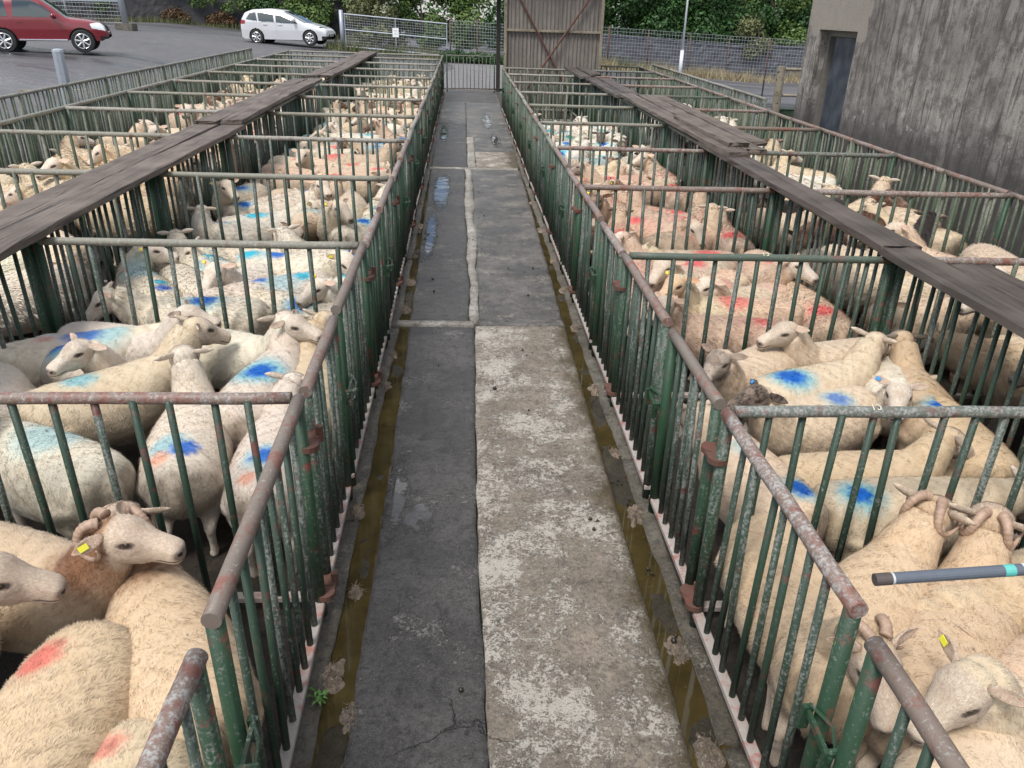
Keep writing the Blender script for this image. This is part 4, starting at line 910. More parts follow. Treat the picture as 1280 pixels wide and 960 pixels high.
PENS = [  # row, pen, how many, tints, faces, marks
 ('L',2,11,['white'],['white'],['blue','blue','blue+teal','teal','none']), ('L',3,11,['white','cream'],['white','cream'],['blue','blue','teal','blue','none']),
 ('L',4,10,['pink','pink','cream'],['brown','cream','cream'],['red','red','none']), ('L',5,10,['white','pink'],['white','brown','cream'],['blue','teal','blue+teal','red']),
 ('L',6,9,['cream','white'],['cream','white'],['none','teal']), ('L',7,9,['cream'],['white','brown'],['none','orange']), ('L',8,8,['cream','white'],['white'],['none']), ('L',9,7,['cream','white'],['white'],['none']), ('L',10,6,['cream'],['white'],['none']),
 ('R',2,11,['pink','cream','pink'],['white','cream','orange','cream','white'],['red','red','red','none']), ('R',3,10,['pink','pink'],['pink','cream','orange','brown'],['red','red','none']), ('R',4,10,['pink','cream'],['brown','cream','grey'],['red','none','red']),
 ('R',5,11,['bright'],['bright','white','black'],['teal','teal','blue','none']), ('R',6,11,['bright'],['bright','white'],['teal','green','none','teal']),
 ('LL',1,7,['cream','tan'],['white','cream'],['none']), ('LL',2,11,['cream','white'],['white','white','cream'],['none','none','red']), ('LL',3,11,['cream','tan'],['cream','white','white'],['none','none','none','orange']), ('LL',4,11,['tan','cream'],['white','cream'],['none']),
 ('LL',5,11,['cream'],['white'],['none','red']), ('LL',6,10,['cream','pink'],['white','pink'],['none','red']), ('LL',7,10,['cream'],['white','brown'],['none']), ('LL',8,9,['cream'],['white'],['none']),
 ('RR',1,9,['cream','tan'],['white','grey'],['none']), ('RR',2,10,['cream','cream','cream'],['white','brown','cream'],['none']), ('RR',3,10,['cream','cream','brown','black','cream'],['white','white','brown','black','cream'],['none']),
 ('RR',4,10,['bright','cream'],['white'],['none']), ('RR',5,10,['cream','bright'],['white','brown'],['none']), ('RR',6,9,['bright'],['white'],['none']), ('RR',7,7,['bright'],['bright'],['none'])]
TW = {'tan': 'tan', 'white': 'whitish', 'cream': 'cream', 'pink': 'pinkish', 'bright': 'bright white', 'brown': 'dark brown', 'black': 'black', 'grey': 'grey'}
COLW = {'none': 'unmarked', 'blue+teal': 'blue and teal marked', 'orange+red': 'orange and red marked'}
for row, i, n, tints, faces, mk in PENS:
    bx = pen_box(row, i); g = np.random.default_rng(i*17+len(row)*5+ord(row[0])); base = g.uniform(-1, 1)*math.pi
    S = [(g.uniform(bx[0]+.3, bx[1]-.3), g.uniform(bx[2]+.3, bx[3]-.3), base+g.choice([0, 0, math.pi, math.pi/2, -.6, .7])+g.normal(0,.3)) for _ in range(n)]
    vs = ['A','H','F','F','K','J','K','E','D','I','J','F']; vas = [vs[int(g.integers(len(vs)))] for _ in range(n)]
    S = settle(S, bx, 300, 0, .172 if n < 9 else .160, heads_of(vas))
    lvl = 'mid' if (S[:,1].mean() < 8.2 and row != 'LL') else 'far'
    seen_ = {}; rank = list(np.argsort(np.abs(S[:,0])))
    for j, (x, y, a) in enumerate(S):
        tint = tints[j % len(tints)]; face = faces[(j*2+i) % len(faces)]; m_ = mk[(j+i) % len(mk)]
        if tint in ('brown', 'black'): face = tint
        marks = []
        for c_ in m_.split('+'):
            if c_ != 'none': marks.append((c_, (g.uniform(-.1,.1), g.choice([-.28,-.1,.12])+g.normal(0,.05), .655), g.uniform(.055,.095)*(1.35 if c_ == 'red' else 1), g.uniform(.75,1.0)*(.72 if c_ == 'red' else 1)))
        if 'teal' in m_ or row == 'R' and i in (5,6): marks.append(('teal', (g.uniform(-.08,.08), g.uniform(-.3,.2), .65), .16, .4))
        if row == 'R' and i in (2,3,4): marks.append(('red', (g.uniform(-.1,.1), g.uniform(-.3,.1), .63), .20, .15))
        if face == 'orange': marks.append(('orange', tuple(SH['A']['P']-np.array([0,.06,.02])), .055, .55))
        va = vas[j]
        da = math.degrees(a) % 360
        way = "facing away" if da < 45 or da >= 315 else "facing left" if da < 135 else "facing us" if da < 225 else "facing right"
        fx, fy = (x-bx[0])/(bx[1]-bx[0]), (y-bx[2])/(bx[3]-bx[2])
        at = ("back " if fy > .55 else "front ")+("left" if fx < .36 else "right" if fx > .64 else "middle")
        lab = f"{TW[tint]} {COLW.get(m_, m_+' marked')} sheep {way}, {at} of {ORD[i]} pen {ROWS[row]}"
        if lab in seen_: lab = f"{TW[tint]} {COLW.get(m_, m_+' marked')} sheep {way}, {ORD[rank.index(j)].replace('front', 'first')} from the alley, {ORD[i]} pen {ROWS[row]}"
        seen_[lab] = 1
        put_sheep(va, x, y, math.degrees(a), lvl, tint, face, .5 if face == 'grey' else 0, marks[:3], 0, int(g.integers(0,2)), lab, f"sheep in the {ORD[i]} pen {ROWN[row]}", g.uniform(.84,.94) if row in 'LR' else g.uniform(.94,1.04))


# ------------------------------------------------------------------ foliage
def leaf_mat(name, cols, trans=True):
    m = NM(name); a = m.attr("rnd").outputs['Fac']; stops = [(i/(len(cols)-1), c_) for i, c_ in enumerate(cols)]
    c = m.ramp(a, stops); nz = m.noise(m.pos(), .8, 3); c = m.mix(m.math('MULTIPLY', m.ramp(nz, [(.4,0),(.65,1)]), .4), c, tuple(x*1.5 for x in cols[-1]))
    m.set(c, .5, spec=.3); m.b.inputs['Transmission Weight'].default_value = 0
    return m.m
LEAFD = leaf_mat("dark_leaf", [(.012,.035,.012),(.022,.06,.016),(.04,.095,.022)])
LEAFB = leaf_mat("bright_leaf", [(.035,.085,.012),(.075,.16,.02),(.13,.23,.035)])
LEAFI = leaf_mat("ivy_leaf", [(.018,.045,.012),(.045,.095,.02),(.12,.17,.045)])
LEAFO = leaf_mat("olive_leaf", [(.05,.06,.025),(.085,.105,.04),(.16,.16,.075)])
LEAFR = leaf_mat("russet_leaf", [(.06,.035,.018),(.10,.045,.022),(.12,.085,.04)])
BARK = wood_mat("bark", (.12,.095,.07), (.04,.032,.025))
def leaves(blobs, n, size, seed, flat=.35):
    """many small bent leaves through uneven clumps"""
    g = np.random.default_rng(seed); bl = np.array(blobs, float); w_ = (bl[:,3]*bl[:,4]*bl[:,5])**.7; k = g.choice(len(bl), n, p=w_/w_.sum())
    d = g.normal(size=(n,3)); d /= np.linalg.norm(d,axis=1)[:,None]; r = g.random(n)**.28
    lob = .72+.5*vnoise(d[:,0]*2.2+k*3.1+9, d[:,2]*2.2+d[:,1]*1.7+k)
    p = bl[k,:3]+d*bl[k,3:6]*(r*lob)[:,None]
    u = g.normal(size=(n,3)); u /= np.linalg.norm(u,axis=1)[:,None]; nr = nn_rows(d*.8+g.normal(size=(n,3))*.6+np.array([0,0,.5])); v = nn_rows(np.cross(nr,u)); u = np.cross(v,nr)
    s = size*g.uniform(.55,1.4,n)[:,None]
    V = np.stack([p-u*s*.5, p+v*s*.3+nr*s*.08, p+u*s*.6, p-v*s*.3+nr*s*.08], 1).reshape(-1,3)
    rn = np.clip(.15+.55*r**3*0+.8*g.random(n)*.6+.35*vnoise(p[:,0]*1.7+5, p[:,2]*1.7+p[:,1]),0,1)
    return V, np.repeat(rn,4)
def nn_rows(a): return a/(np.linalg.norm(a,axis=1)[:,None]+1e-9)
def leaf_obj(name, blobs, n, size, mat, seed, parent=None, loc=None):
    V, rn = leaves(blobs, n, size, seed); me = npmesh(name, V, np.arange(len(V)).reshape(-1,4), mat)
    me.attributes.new("rnd", 'FLOAT', 'POINT').data.foreach_set('value', rn.astype(np.float32))
    return link(bpy.data.objects.new(name, me), parent, loc)
def tree(name, label, group, x, y, h, rx, mat, seed, n=9000, size=.16, low=.1, cat="tree"):
    g = np.random.default_rng(seed); z = float(T(x, y)); e = empty(name, (x, y, z)); tag(e, label, cat, group)
    m = MB(); m.tube([(0,0,-.2),(.05,.02,h*.25),(.1,-.05,h*.55),(.0,.05,h*.85)], [.16*h/5,.12*h/5,.08*h/5,.02], 8)
    bl = []
    for k in range(14):
        a = g.uniform(0,6.28); q = g.uniform(low,.9); rr = rx*math.sqrt(max(.05,1-((q-.45)/.6)**2))*g.uniform(.35,.85); c_ = (rr*math.cos(a), rr*math.sin(a), h*q)
        bl.append((*c_, rx*g.uniform(.3,.5), rx*g.uniform(.3,.5), h*g.uniform(.11,.19)))
        m.tube([(.05,0,h*q*.6),(c_[0]*.5,c_[1]*.5,h*q*.85),c_], [.05*h/5,.03*h/5,.01], 5)
    m.obj("trunk", BARK, e); leaf_obj("crown", bl, n, size, mat, seed, e); return e
TG = "trees and shrubs behind the yard"
tl = [("dark_tree","dark evergreen tree just right of the corrugated shed",6.2,46.5,7,2.6,LEAFD,1,12000,.17),("dark_tree","dense dark tree behind the white lamp post",9.6,47,7.5,2.8,LEAFD,2,13000,.17),
 ("dark_tree","dark tree left of the rendered building, beyond the rusty posts",13.2,46.5,7,2.8,LEAFD,3,13000,.17),("dark_tree","mid green tree touching the rendered building's corner",17.2,46,7,2.7,LEAFI,4,12000,.18),
 ("dark_tree","dark tree deep behind the lamp post gap",11.5,51,9,3.2,LEAFD,5,9000,.22),("dark_tree","dark tree deep behind the corrugated shed roof",4.5,51,9,3.2,LEAFD,6,9000,.22),("dark_tree","tall dark tree behind the building corner",19.5,51,9,3.4,LEAFD,7,9000,.22),
 ("bright_shrub","bright green shrub over the mesh fence beside the shed",5.2,42.5,3.3,1.3,LEAFB,8,8000,.13),("olive_shrub","loose olive shrub behind the far mesh fence near the building",15.6,44,2.9,1.3,LEAFO,9,5000,.13),
 ("green_shrub","bushy green shrub left of the shed post behind the wire",-.3,41,3.6,1.7,LEAFI,10,9000,.14),("olive_shrub","olive bush behind the grey mesh gate",-4.2,42.5,3.5,1.7,LEAFO,11,7000,.14),
 ("green_shrub","green leafy bush at the mesh gate's left post",-8.2,45,4.2,2.0,LEAFI,12,9000,.15),("green_shrub","mixed bush under the distant white building",-2.2,43.5,2.8,1.6,LEAFI,13,7000,.14),
 ("dark_tree","dark tree behind the ivy over the silver car",-12,52,6,3.2,LEAFD,14,9000,.22),("dark_tree","dark tree behind the ivy over the red car",-20,52,6.5,3.6,LEAFI,15,9000,.22),("dark_tree","dark tree at the frame corner behind the red car",-28,50,6.5,3.6,LEAFD,16,8000,.22),
 ("dark_tree","green tree behind the mesh gate's left post",-7,53,6,2.6,LEAFI,17,8000,.2)]
for nm, lab, x, y, h, rx, mt, sd_, n, sz in tl: tree(nm, lab, TG, x, y, h, rx, mt, 400+sd_, n, sz, cat="shrub" if "shrub" in nm else "tree", low=.08)

g = np.random.default_rng(88)
bl = [(x+g.uniform(-.6,.6), 56+g.uniform(-1.5,1.5), float(T(x,50))+z, 2.0, 1.2, 1.5) for x in np.arange(-36, 30, 1.9) for z in (.9, 2.6, 4.4, 6.2) if not (-9.5 < x < 3 and z > 2)]
tag(leaf_obj("wood", bl, 42000, .34, LEAFD, 500), kind="stuff")
bl = [(x+g.uniform(-.3,.3), 45.2+g.uniform(-.3,.3), float(T(x,45))+z, .9, .6, .8) for x in np.arange(3.6, 24, .9) for z in (.9, 1.9, 2.8)]
o = leaf_obj("hedge", bl, 26000, .17, LEAFD, 501); tag(o, "tall dark hedge directly behind the blue grey stone wall", "hedge")
# ------------------------------------------------------------------ walls and wire fences at the back
def stone_mat(name, a, b):
    m = NM(name); p = m.pos(); v = m.n("ShaderNodeTexVoronoi"); v.feature = 'F1'; m.L(m.scaled(p, (2.6, 2.6, 5.2)), v.inputs['Vector']); v.inputs['Scale'].default_value = 1.0
    ve = m.n("ShaderNodeTexVoronoi"); ve.feature = 'DISTANCE_TO_EDGE'; m.L(m.scaled(p, (2.6, 2.6, 5.2)), ve.inputs['Vector'])
    sp_ = m.n("ShaderNodeSeparateColor"); m.L(v.outputs['Color'], sp_.inputs[0]); c = m.mix(sp_.outputs[0], a, b); fz = m.noise(p, 9, 5, .65)
    c = m.mix(m.math('MULTIPLY', fz, .5), c, tuple(x*.5 for x in a)); jm = m.ramp(ve.outputs['Distance'], [(.02,1),(.07,0)]); c = m.mix(jm, c, tuple(x*.35 for x in a))
    return m.set(c, .85, m.math('SUBTRACT', fz, jm), .7, .03)
STONE = stone_mat("dark_field_stone", (.045,.045,.05), (.09,.088,.09)); SLATE = stone_mat("blue_grey_stone", (.09,.095,.115), (.16,.165,.19))
def wall(name, label, x0, x1, y, h0, h1, th, mat, zbase=None):
    g = np.random.default_rng(int(abs(x0)*10)); n = max(4, int((x1-x0)/.22)); e = empty(name, ((x0+x1)/2, y, float(T((x0+x1)/2, y)))); tag(e, label, "wall")
    V = []; xs = np.linspace(x0, x1, n+1); nz = 7
    for side in (0, 1):
        for k in range(nz+1):
            for x in xs:
                zb = float(T(x, y))-.2; zt = zb+.2+h0+(h1-h0)*(x-x0)/(x1-x0)+(g.normal(0,.025) if k == nz else 0); V.append((x-e.location.x, (th if side else 0)+g.normal(0,.018), zb+(zt-zb)*k/nz-e.location.z))
    w_ = n+1; off = w_*(nz+1); F = []
    for k in range(nz):
        for i in range(n):
            a = k*w_+i; F.append((a, a+1, a+1+w_, a+w_)); b = off+a; F.append((b+1, b, b+w_, b+w_+1))
    for i in range(n): a = nz*w_+i; F.append((a, a+1, off+a+1, off+a))
    for k in range(nz):
        a = k*w_; F.append((off+a, a, a+w_, off+a+w_)); a = k*w_+n; F.append((a, off+a, off+a+w_, a+w_))
    # coping stones laid along the top
    part("stonework", npmesh("stonework", np.array(V), F, mat), e)
    x = x0; 
    while x < x1-.3:
        L = g.uniform(.4,.75); zt = float(T(x, y))+h0+(h1-h0)*(x-x0)/(x1-x0)
        me = bevel(MB().box((0,0,0),(L-.02,th+.08,g.uniform(.09,.14))).mesh("coping_stone", mat), .015)
        part("coping_stone", me, e, (x+L/2-e.location.x, th/2, zt+.04-e.location.z), (g.normal(0,.02),g.normal(0,.02),g.normal(0,.02))); x += L
    return e
wall("stone_wall", "dark stone wall with ivy on top behind the parked cars", -34, -5.2, 47.2, 1.35, 1.75, .5, STONE)
wall("stone_wall", "blue grey stone wall behind the rusty wire fence posts", 3.4, 24, 43.2, 1.35, 1.45, .5, SLATE)
def ivy(label, x0, x1, y, z0, z1, n, seed, mat, hang=.5):
    g = np.random.default_rng(seed); bl = []
    k = int((x1-x0)/.75)
    for i in range(k):
        x = x0+(x1-x0)*(i+.5)/k; zb = float(T(x, y))
        bl.append((x, y+g.uniform(-.2,.5), zb+g.uniform(z0,z1), g.uniform(.5,.95), g.uniform(.3,.6), g.uniform(.3,.65)))
        if g.random() < hang: bl.append((x, y-.12, zb+z0*g.uniform(.45,.9), g.uniform(.3,.6), .14, g.uniform(.3,.6)))
    o = leaf_obj("ivy_hedge", bl, n, .12, mat, seed); tag(o, label, "hedge", "ivy and creepers over the walls"); return o
ivy("pale green ivy hedge topping the wall behind the red car", -34, -15.2, 47.2, 1.55, 2.6, 16000, 31, LEAFI, .45)
ivy("trailing ivy hedge over the wall behind the silver car", -15.3, -5.5, 47.0, 1.7, 2.7, 12000, 32, LEAFI, .75)
ivy("dark ivy curtain hanging at the silver car's tail", -11.2, -9.2, 46.9, .3, 1.9, 5000, 33, LEAFD, .9)
for x, n_ in ((-15.6, 700), (-13.2, 900), (-10.7, 300)):
    o = leaf_obj("russet_creeper", [(x+dx, 46.95, float(T(x,47))+zz, .45, .12, .3) for dx, zz in ((-.4,.35),(.1,.55),(.5,.3))], n_, .11, LEAFR, int(-x*10)); tag(o, {-15.6:"russet creeper clump at the wall foot nearest the red car", -13.2:"russet creeper clump midway along the dark wall", -10.7:"small russet creeper at the silver car's tail"}[x], "creeper", "ivy and creepers over the walls")
WIRE = plain("galvanised_wire", (.36,.38,.40), .45, .6); GALV = plain("galvanised_tube", (.34,.37,.41), .45, .4, .2, 12); RUSTP = RUST
def mesh_panel(parent, x0, x1, z0, z1, y, sx, sz, r, g, slope=0.0, name="wire_mesh", mat=None):
    """welded wires, each a thin rod, joined as one panel"""
    m = MB(); n = int((x1-x0)/sx); k = int((z1-z0)/sz)
    for i in range(n+1):
        x = x0+(x1-x0)*i/n; dz = slope*(x-x0); m.tube([(x,y,z0+dz),(x+g.normal(0,.006),y+g.normal(0,.006),z1+dz)], r, 4, False)
    for j in range(k+1):
        z = z0+(z1-z0)*j/k; pts = [(x0+(x1-x0)*i/8, y+.004, z+slope*(x1-x0)*i/8+g.normal(0,.008)) for i in range(9)]; m.tube(pts, r, 4, False)
    o = m.obj(name, mat or WIRE, parent); o["kind"] = "stuff"; return o
g_ = np.random.default_rng(5)
def wirefence(label, x0, x1, y, h, posts, postm, zf, slope, sx=.15, sz=.15, r=.0065):
    e = empty("wire_fence", (0, 0, 0)); tag(e, label, "wire fence", "wire fences round the yard")
    mesh_panel(e, x0, x1, zf(x0)+.05, zf(x0)+h, y, sx, sz, r, g_, slope)
    for x in posts: part("post", cyl(.035, h+.25, postm, "post", 8), e, (x, y+.04, zf(x)-.1), (g_.normal(0,.02), g_.normal(0,.02), 0))
    return e
zt_ = lambda x: float(T(x, 40.4))
wirefence("sagging wire mesh fence on rusty posts before the blue grey wall", 3.2, 19, 40.4, 1.75, [3.3, 5.1, 7.0, 9.0, 11.05, 13.0, 15.0, 17.0, 18.9], RUSTP, zt_, -.045)
wirefence("dark wire fence between the mesh gate and the shed post", -.6, 3.0, 36.9, 1.55, [-.6, .6, 1.9, 3.0], RUSTP, lambda x: float(T(x, 36.9)), -.05, .12, .12)
wirefence("wire fence behind the red car ending at the leaning steel post", -30, -14.55, 37.6, 1.75, [-17, -20, -23, -26, -29], GALV, lambda x: float(T(x, 37.6)), -.02, .14, .14)
e = empty("steel_post", (-14.42, 37.2, float(T(-14.42, 37.2)))); tag(e, "thick leaning galvanised post right of the red car", "post"); part("tube", cyl(.13, 3.4, GALV, "tube", 12), e, (0,0,-.1), (0,-.03,0)); MB().box((0,0,.12),(.7,.6,.3)).obj("concrete_foot", KERBC, e); MB().box((-1.6,0,1.12),(2.9,.05,.06)).obj("rail", GALV, e)
# mesh gate
e = empty("mesh_gate", (-5.15, 36.4, float(T(-5.15, 36.4)))); tag(e, "wide galvanised mesh gate with white sign beside the silver car", "gate")
sl = -.07
part("gate_post", cyl(.085, 1.62, GALV, "gate_post", 12), e, (-.02,0,-.05))
for z in (1.42, .82, .16): MB().tube([(.1,0,z),(4.45,0,z+sl*4.35)], .028, 8).obj("frame_tube", GALV, e)
for x in (.12, 2.25, 4.43): MB().tube([(x,0,.1+sl*x),(x,0,1.44+sl*x)], .026, 8).obj("upright", GALV, e)
mesh_panel(e, .14, 4.42, .18, 1.42, .01, .1, .1, .0055, g_, sl)
MB().tube([(.3,.02,.75),(2.2,.02,.0)], .022, 6).obj("brace", plain("dark_brace", (.07,.06,.055), .7), e)
SIGN = plain("white_sign_face", (.78,.79,.78), .5, var=.04); sg = MB().box((2.25,-.035,.74),(.26,.012,.36)).obj("sign", SIGN, e)
m = MB()
for k in range(4): m.box((2.25+.01*(k % 2),-.0425,.83-.055*k),(.15-.03*(k % 3),.003,.018))
m.obj("faint_print", plain("faint_print", (.45,.48,.52), .6), sg)
# road beyond the end gate with a low dark bank
tag(MB().add([(-3.0,28.2,zg(0)-.03),(5.5,28.2,zg(0)-.03),(5.5,34.6,float(T(1.5,34.6))+.02),(-3.0,34.6,float(T(-1,34.6))+.02)],[(0,1,2,3)]).obj("road_apron", concrete("pale_worn_tarmac",(.20,.19,.185),(.15,.145,.145),(.3,.29,.28),.66,.6,.3)), kind="structure")
b_ = MB(); 
for k in range(26): b_.box((-.6+k*.085,35.2,float(T(-.6+k*.085,35.2))+.12),(.07,.5+.1*math.sin(k),.34+.05*math.sin(k*2.3)))
o = leaf_obj("low_hedge", [(x,35.4,float(T(x,35.4))+.2,.35,.3,.26) for x in np.linspace(-.7,1.6,8)], 3500, .09, LEAFD, 77); tag(o, "low dark hedge across the road beyond the end gate", "hedge")
# dry grass along the wire fence
def grass(name, x0, x1, y0, y1, n, h, mat, seed, kind="stuff"):
    g = np.random.default_rng(seed); x = g.uniform(x0,x1,n); cl = vnoise(x*1.3+seed, x*0+2); y = y0+(y1-y0)*g.random(n); keep = g.random(n) < .25+cl; x, y = x[keep], y[keep]; n = len(x)
    z = T(x,y); hh = h*(.35+.9*vnoise(x*1.3+seed, y*.8))*g.uniform(.5,1.2,n); a = g.uniform(0,6.28,n); l = g.normal(0,.35,(n,2))*hh[:,None]
    p = np.stack([x,y,z],-1); wv = np.stack([np.cos(a),np.sin(a),0*a],-1)*.014
    V = np.stack([p-wv,p+wv,p+np.stack([l[:,0],l[:,1],hh],-1)],1).reshape(-1,3); me = npmesh(name, V, np.arange(len(V)).reshape(-1,3), mat)
    me.attributes.new("rnd",'FLOAT','POINT').data.foreach_set('value', np.repeat(g.random(n),3).astype(np.float32)); return tag(link(bpy.data.objects.new(name, me)), kind=kind)
STRAW = leaf_mat("straw", [(.16,.125,.07),(.27,.22,.13),(.36,.30,.19)])
grass("dry_grass", 5, 19, 38.9, 41.6, 9000, .5, STRAW, 3); grass("rough_grass", -6, 4, 35.8, 37.5, 4000, .5, LEAFO, 4); grass("rough_grass", 3.5, 9, 39.6, 41, 3000, .7, LEAFO, 6)
grass("wall_foot_weeds", -30, -6, 46.4, 47.1, 4000, .35, LEAFO, 8)
# lamp post
e = empty("lamp_post", (10.2, 38.6, float(T(10.2,38.6)))); tag(e, "slim white lamp post with thicker base section", "lamp post"); WHT = plain("white_post_paint", (.62,.64,.66), .4, var=.06)
part("base_section", cyl(.085, 1.25, WHT, "base_section", 12), e, (0,0,-.1)); MB().tube([(0,0,1.1),(.0,0,6.2)], [.052,.035], 10).obj("pole", WHT, e, smooth=True); m = MB(); m.tube([(0,0,6.15),(-.5,-.1,6.35)], .03, 8); m.box((-.7,-.14,6.36),(.5,.2,.1)); m.obj("lamp_head", GALV, e)
# ------------------------------------------------------------------ corrugated shed
CORR = NM("weathered_corrugated_sheet")
p_ = CORR.pos(); q_ = CORR.noise(CORR.scaled(p_,(22,22,1.0)),1,5,.65); r_ = CORR.noise(p_,3.5,5,.6); s_ = CORR.noise(CORR.scaled(p_,(60,60,9)),1,4,.7)
c_ = CORR.mix(CORR.ramp(q_,[(.35,0),(.65,1)]),(.115,.10,.088),(.215,.19,.166)); c_ = CORR.mix(CORR.math('MULTIPLY',CORR.ramp(r_,[(.45,0),(.7,1)]),.5),c_,(.105,.085,.075)); c_ = CORR.mix(CORR.ramp(s_,[(.62,0),(.68,.8)]),c_,(.36,.34,.32))
CORRM = CORR.set(c_, .75, s_, .3, .004)
e = empty("corrugated_shed", (1.05, 22.0, zg(1.05)-.08)); tag(e, "weathered corrugated sheet shed with rusty cross braces at the alley end", "shed")
def corr(x0, x1, z0, z1, y, axis='x', pitch=.105, amp=.016):
    n = int((x1-x0)/pitch*8); t = np.linspace(x0,x1,n+1); d = amp*np.sin((t-x0)/pitch*2*np.pi); zs = np.linspace(z0,z1,7)
    V = [((a, y+b, z) if axis == 'x' else (y+b, a, z)) for z in zs for a, b in zip(t,d)]; F = [(j*(n+1)+i, j*(n+1)+i+1, (j+1)*(n+1)+i+1, (j+1)*(n+1)+i) for j in range(6) for i in range(n)]
    return np.array(V), F
for i, (xa, xb) in enumerate(((.08,.70),(.69,1.32),(1.31,1.94),(1.93,2.52))):
    for j, (za, zb) in enumerate(((.05,2.05),(2.0,3.9))):
        V, F = corr(xa, xb, za, zb, .02*(i % 2)*.3+j*-.012); part("sheet", npmesh("sheet", V, F, CORRM, True), e, (0,0,0))
for yy, xx in ((0,2.5),):
    for j, (a, b) in enumerate(((.0,1.9),(1.88,3.8),(3.78,5.7))):
        V, F = corr(a, b, .05, 3.7, 2.5, 'y'); part("side_sheet", npmesh("side_sheet", V, F, CORRM, True), e)
WOODF = wood_mat("pale_frame_timber", (.30,.26,.19), (.14,.12,.085), .5)
for x in (.04, 2.555): part("corner_post", bevel(MB().box((0,0,2.0),(.075,.08,4.0)).mesh("corner_post", WOODF), .006), e, (x,-.05,0))
part("cross_rail", bevel(MB().box((1.3,0,0),(2.44,.05,.055)).mesh("cross_rail", WOODF), .004), e, (0,-.06,2.06), (0,.012,0))
for (xa, za, xb, zb), yy in (((.12,3.25,1.72,.62),-.095),((2.35,3.05,.62,.62),-.125)): MB().tube([(xa,yy,za),(xb,yy,zb)], .026, 4).obj("brace", RUST, e)
DARKP = plain("dark_timber", (.035,.03,.027), .8, var=.3)
for x, y in ((.10,5.9),): MB().box((x,y,1.9),(.13,.13,3.9)).obj("roof_post", DARKP, e)
MB().box((1.2,3.0,4.0),(3.6,7.2,.10)).obj("roof", DARKP, e); MB().box((1.2,-.5,3.85),(3.5,.06,.22)).obj("fascia", DARKP, e); MB().box((3.0,2.6,2.95),(.75,5.4,.14)).obj("side_eave", DARKP, e)
# ------------------------------------------------------------------ rendered building
RW = NM("streaked_cement_render"); p_ = RW.pos(); st_ = RW.noise(RW.scaled(p_,(7,7,.55)),1,6,.6,.2); bg_ = RW.noise(p_,.55,5,.62); pt = RW.noise(p_,2.6,6,.7); fn = RW.noise(p_,45,5,.7); vf = RW.noise(p_,130,3,.7)
c_ = RW.mix(RW.ramp(st_,[(.34,0),(.66,1)]),(.26,.24,.215),(.52,.485,.44)); c_ = RW.mix(RW.math('MULTIPLY',RW.ramp(bg_,[(.40,0),(.58,1)]),.75),c_,(.185,.166,.15)); c_ = RW.mix(RW.math('MULTIPLY',RW.ramp(RW.noise(p_,3.4,8,.78),[(.47,0),(.58,1)]),.75),c_,(.10,.086,.078))
c_ = RW.mix(RW.math('MULTIPLY',RW.ramp(RW.noise(RW.scaled(p_,(16,16,1.6)),1,6,.7,.3),[(.50,0),(.62,1)]),.85),c_,(.075,.064,.058))
sx_ = RW.n("ShaderNodeSeparateXYZ"); RW.L(p_, sx_.inputs[0]); hz_ = RW.n("ShaderNodeMapRange"); wob = RW.math('MULTIPLY', RW.math('SUBTRACT', RW.noise(p_,1.6,7,.7), .5), 1.0); RW.L(RW.math('ADD', sx_.outputs['Z'], wob), hz_.inputs['Value'])
for k_, v_ in (('From Min',.95),('From Max',1.45),('To Min',.82),('To Max',0)): hz_.inputs[k_].default_value = v_
c_ = RW.mix(hz_.outputs[0], c_, (.060,.052,.052))                                      # darker towards the foot of the wall, wavering edge
bd_ = RW.n("ShaderNodeMapRange"); RW.L(RW.math('ABSOLUTE', RW.math('SUBTRACT', RW.math('ADD', sx_.outputs['Z'], RW.math('MULTIPLY', wob, .4)), 1.22)), bd_.inputs['Value'])
for k_, v_ in (('From Min',.30),('From Max',.05),('To Min',0),('To Max',.16)): bd_.inputs[k_].default_value = v_
sp1 = RW.ramp(RW.math('ADD', RW.noise(p_,6.5,8,.8), bd_.outputs[0]),[(.735,0),(.79,1)]); c_ = RW.mix(RW.math('MULTIPLY',sp1,.75), c_, (.58,.55,.53))
pj_ = RW.math('ADD', RW.math('MAXIMUM', RW.math('DIVIDE', RW.math('ABSOLUTE', RW.math('SUBTRACT', sx_.outputs['Y'], 12.45)), 1.0), RW.math('DIVIDE', RW.math('ABSOLUTE', RW.math('SUBTRACT', sx_.outputs['Z'], 2.48)), .34)), RW.math('MULTIPLY', RW.math('SUBTRACT', RW.noise(p_,3.5,4,.6), .5), .8))
c_ = RW.mix(RW.ramp(pj_,[(.93,.9),(1.0,0)]), c_, RW.mix(bg_, (.29,.26,.22), (.36,.32,.275)))
c_ = RW.mix(RW.math('MULTIPLY',RW.ramp(vf,[(.35,1),(.52,0)]),.55),c_,(.05,.045,.044)); RENDER = RW.set(c_, .92, RW.math('ADD',RW.math('MULTIPLY',fn,.6),RW.math('MULTIPLY',vf,.5)), 1.0, .022)
PATCH = concrete("smooth_cement_patch", (.36,.33,.285), (.27,.24,.21), (.42,.39,.34), .68, .85, .2, False)
BX, BY1, BZ = 5.6, 13.48, 5.2; D0, D1, DZ = 11.72, 13.02, 2.27; z0 = -.2
e = empty("rendered_building", (BX, 8, zg(BX)-.08)); tag(e, "streaked grey cement rendered building with a doorway beside the outer pens", "building")
ox, oy, oz = e.location
def wbox(name, x0, x1, y0, y1, a, b, mat): return MB().box(((x0+x1)/2-ox,(y0+y1)/2-oy,(a+b)/2-oz),(x1-x0,y1-y0,b-a)).obj(name, mat, e)
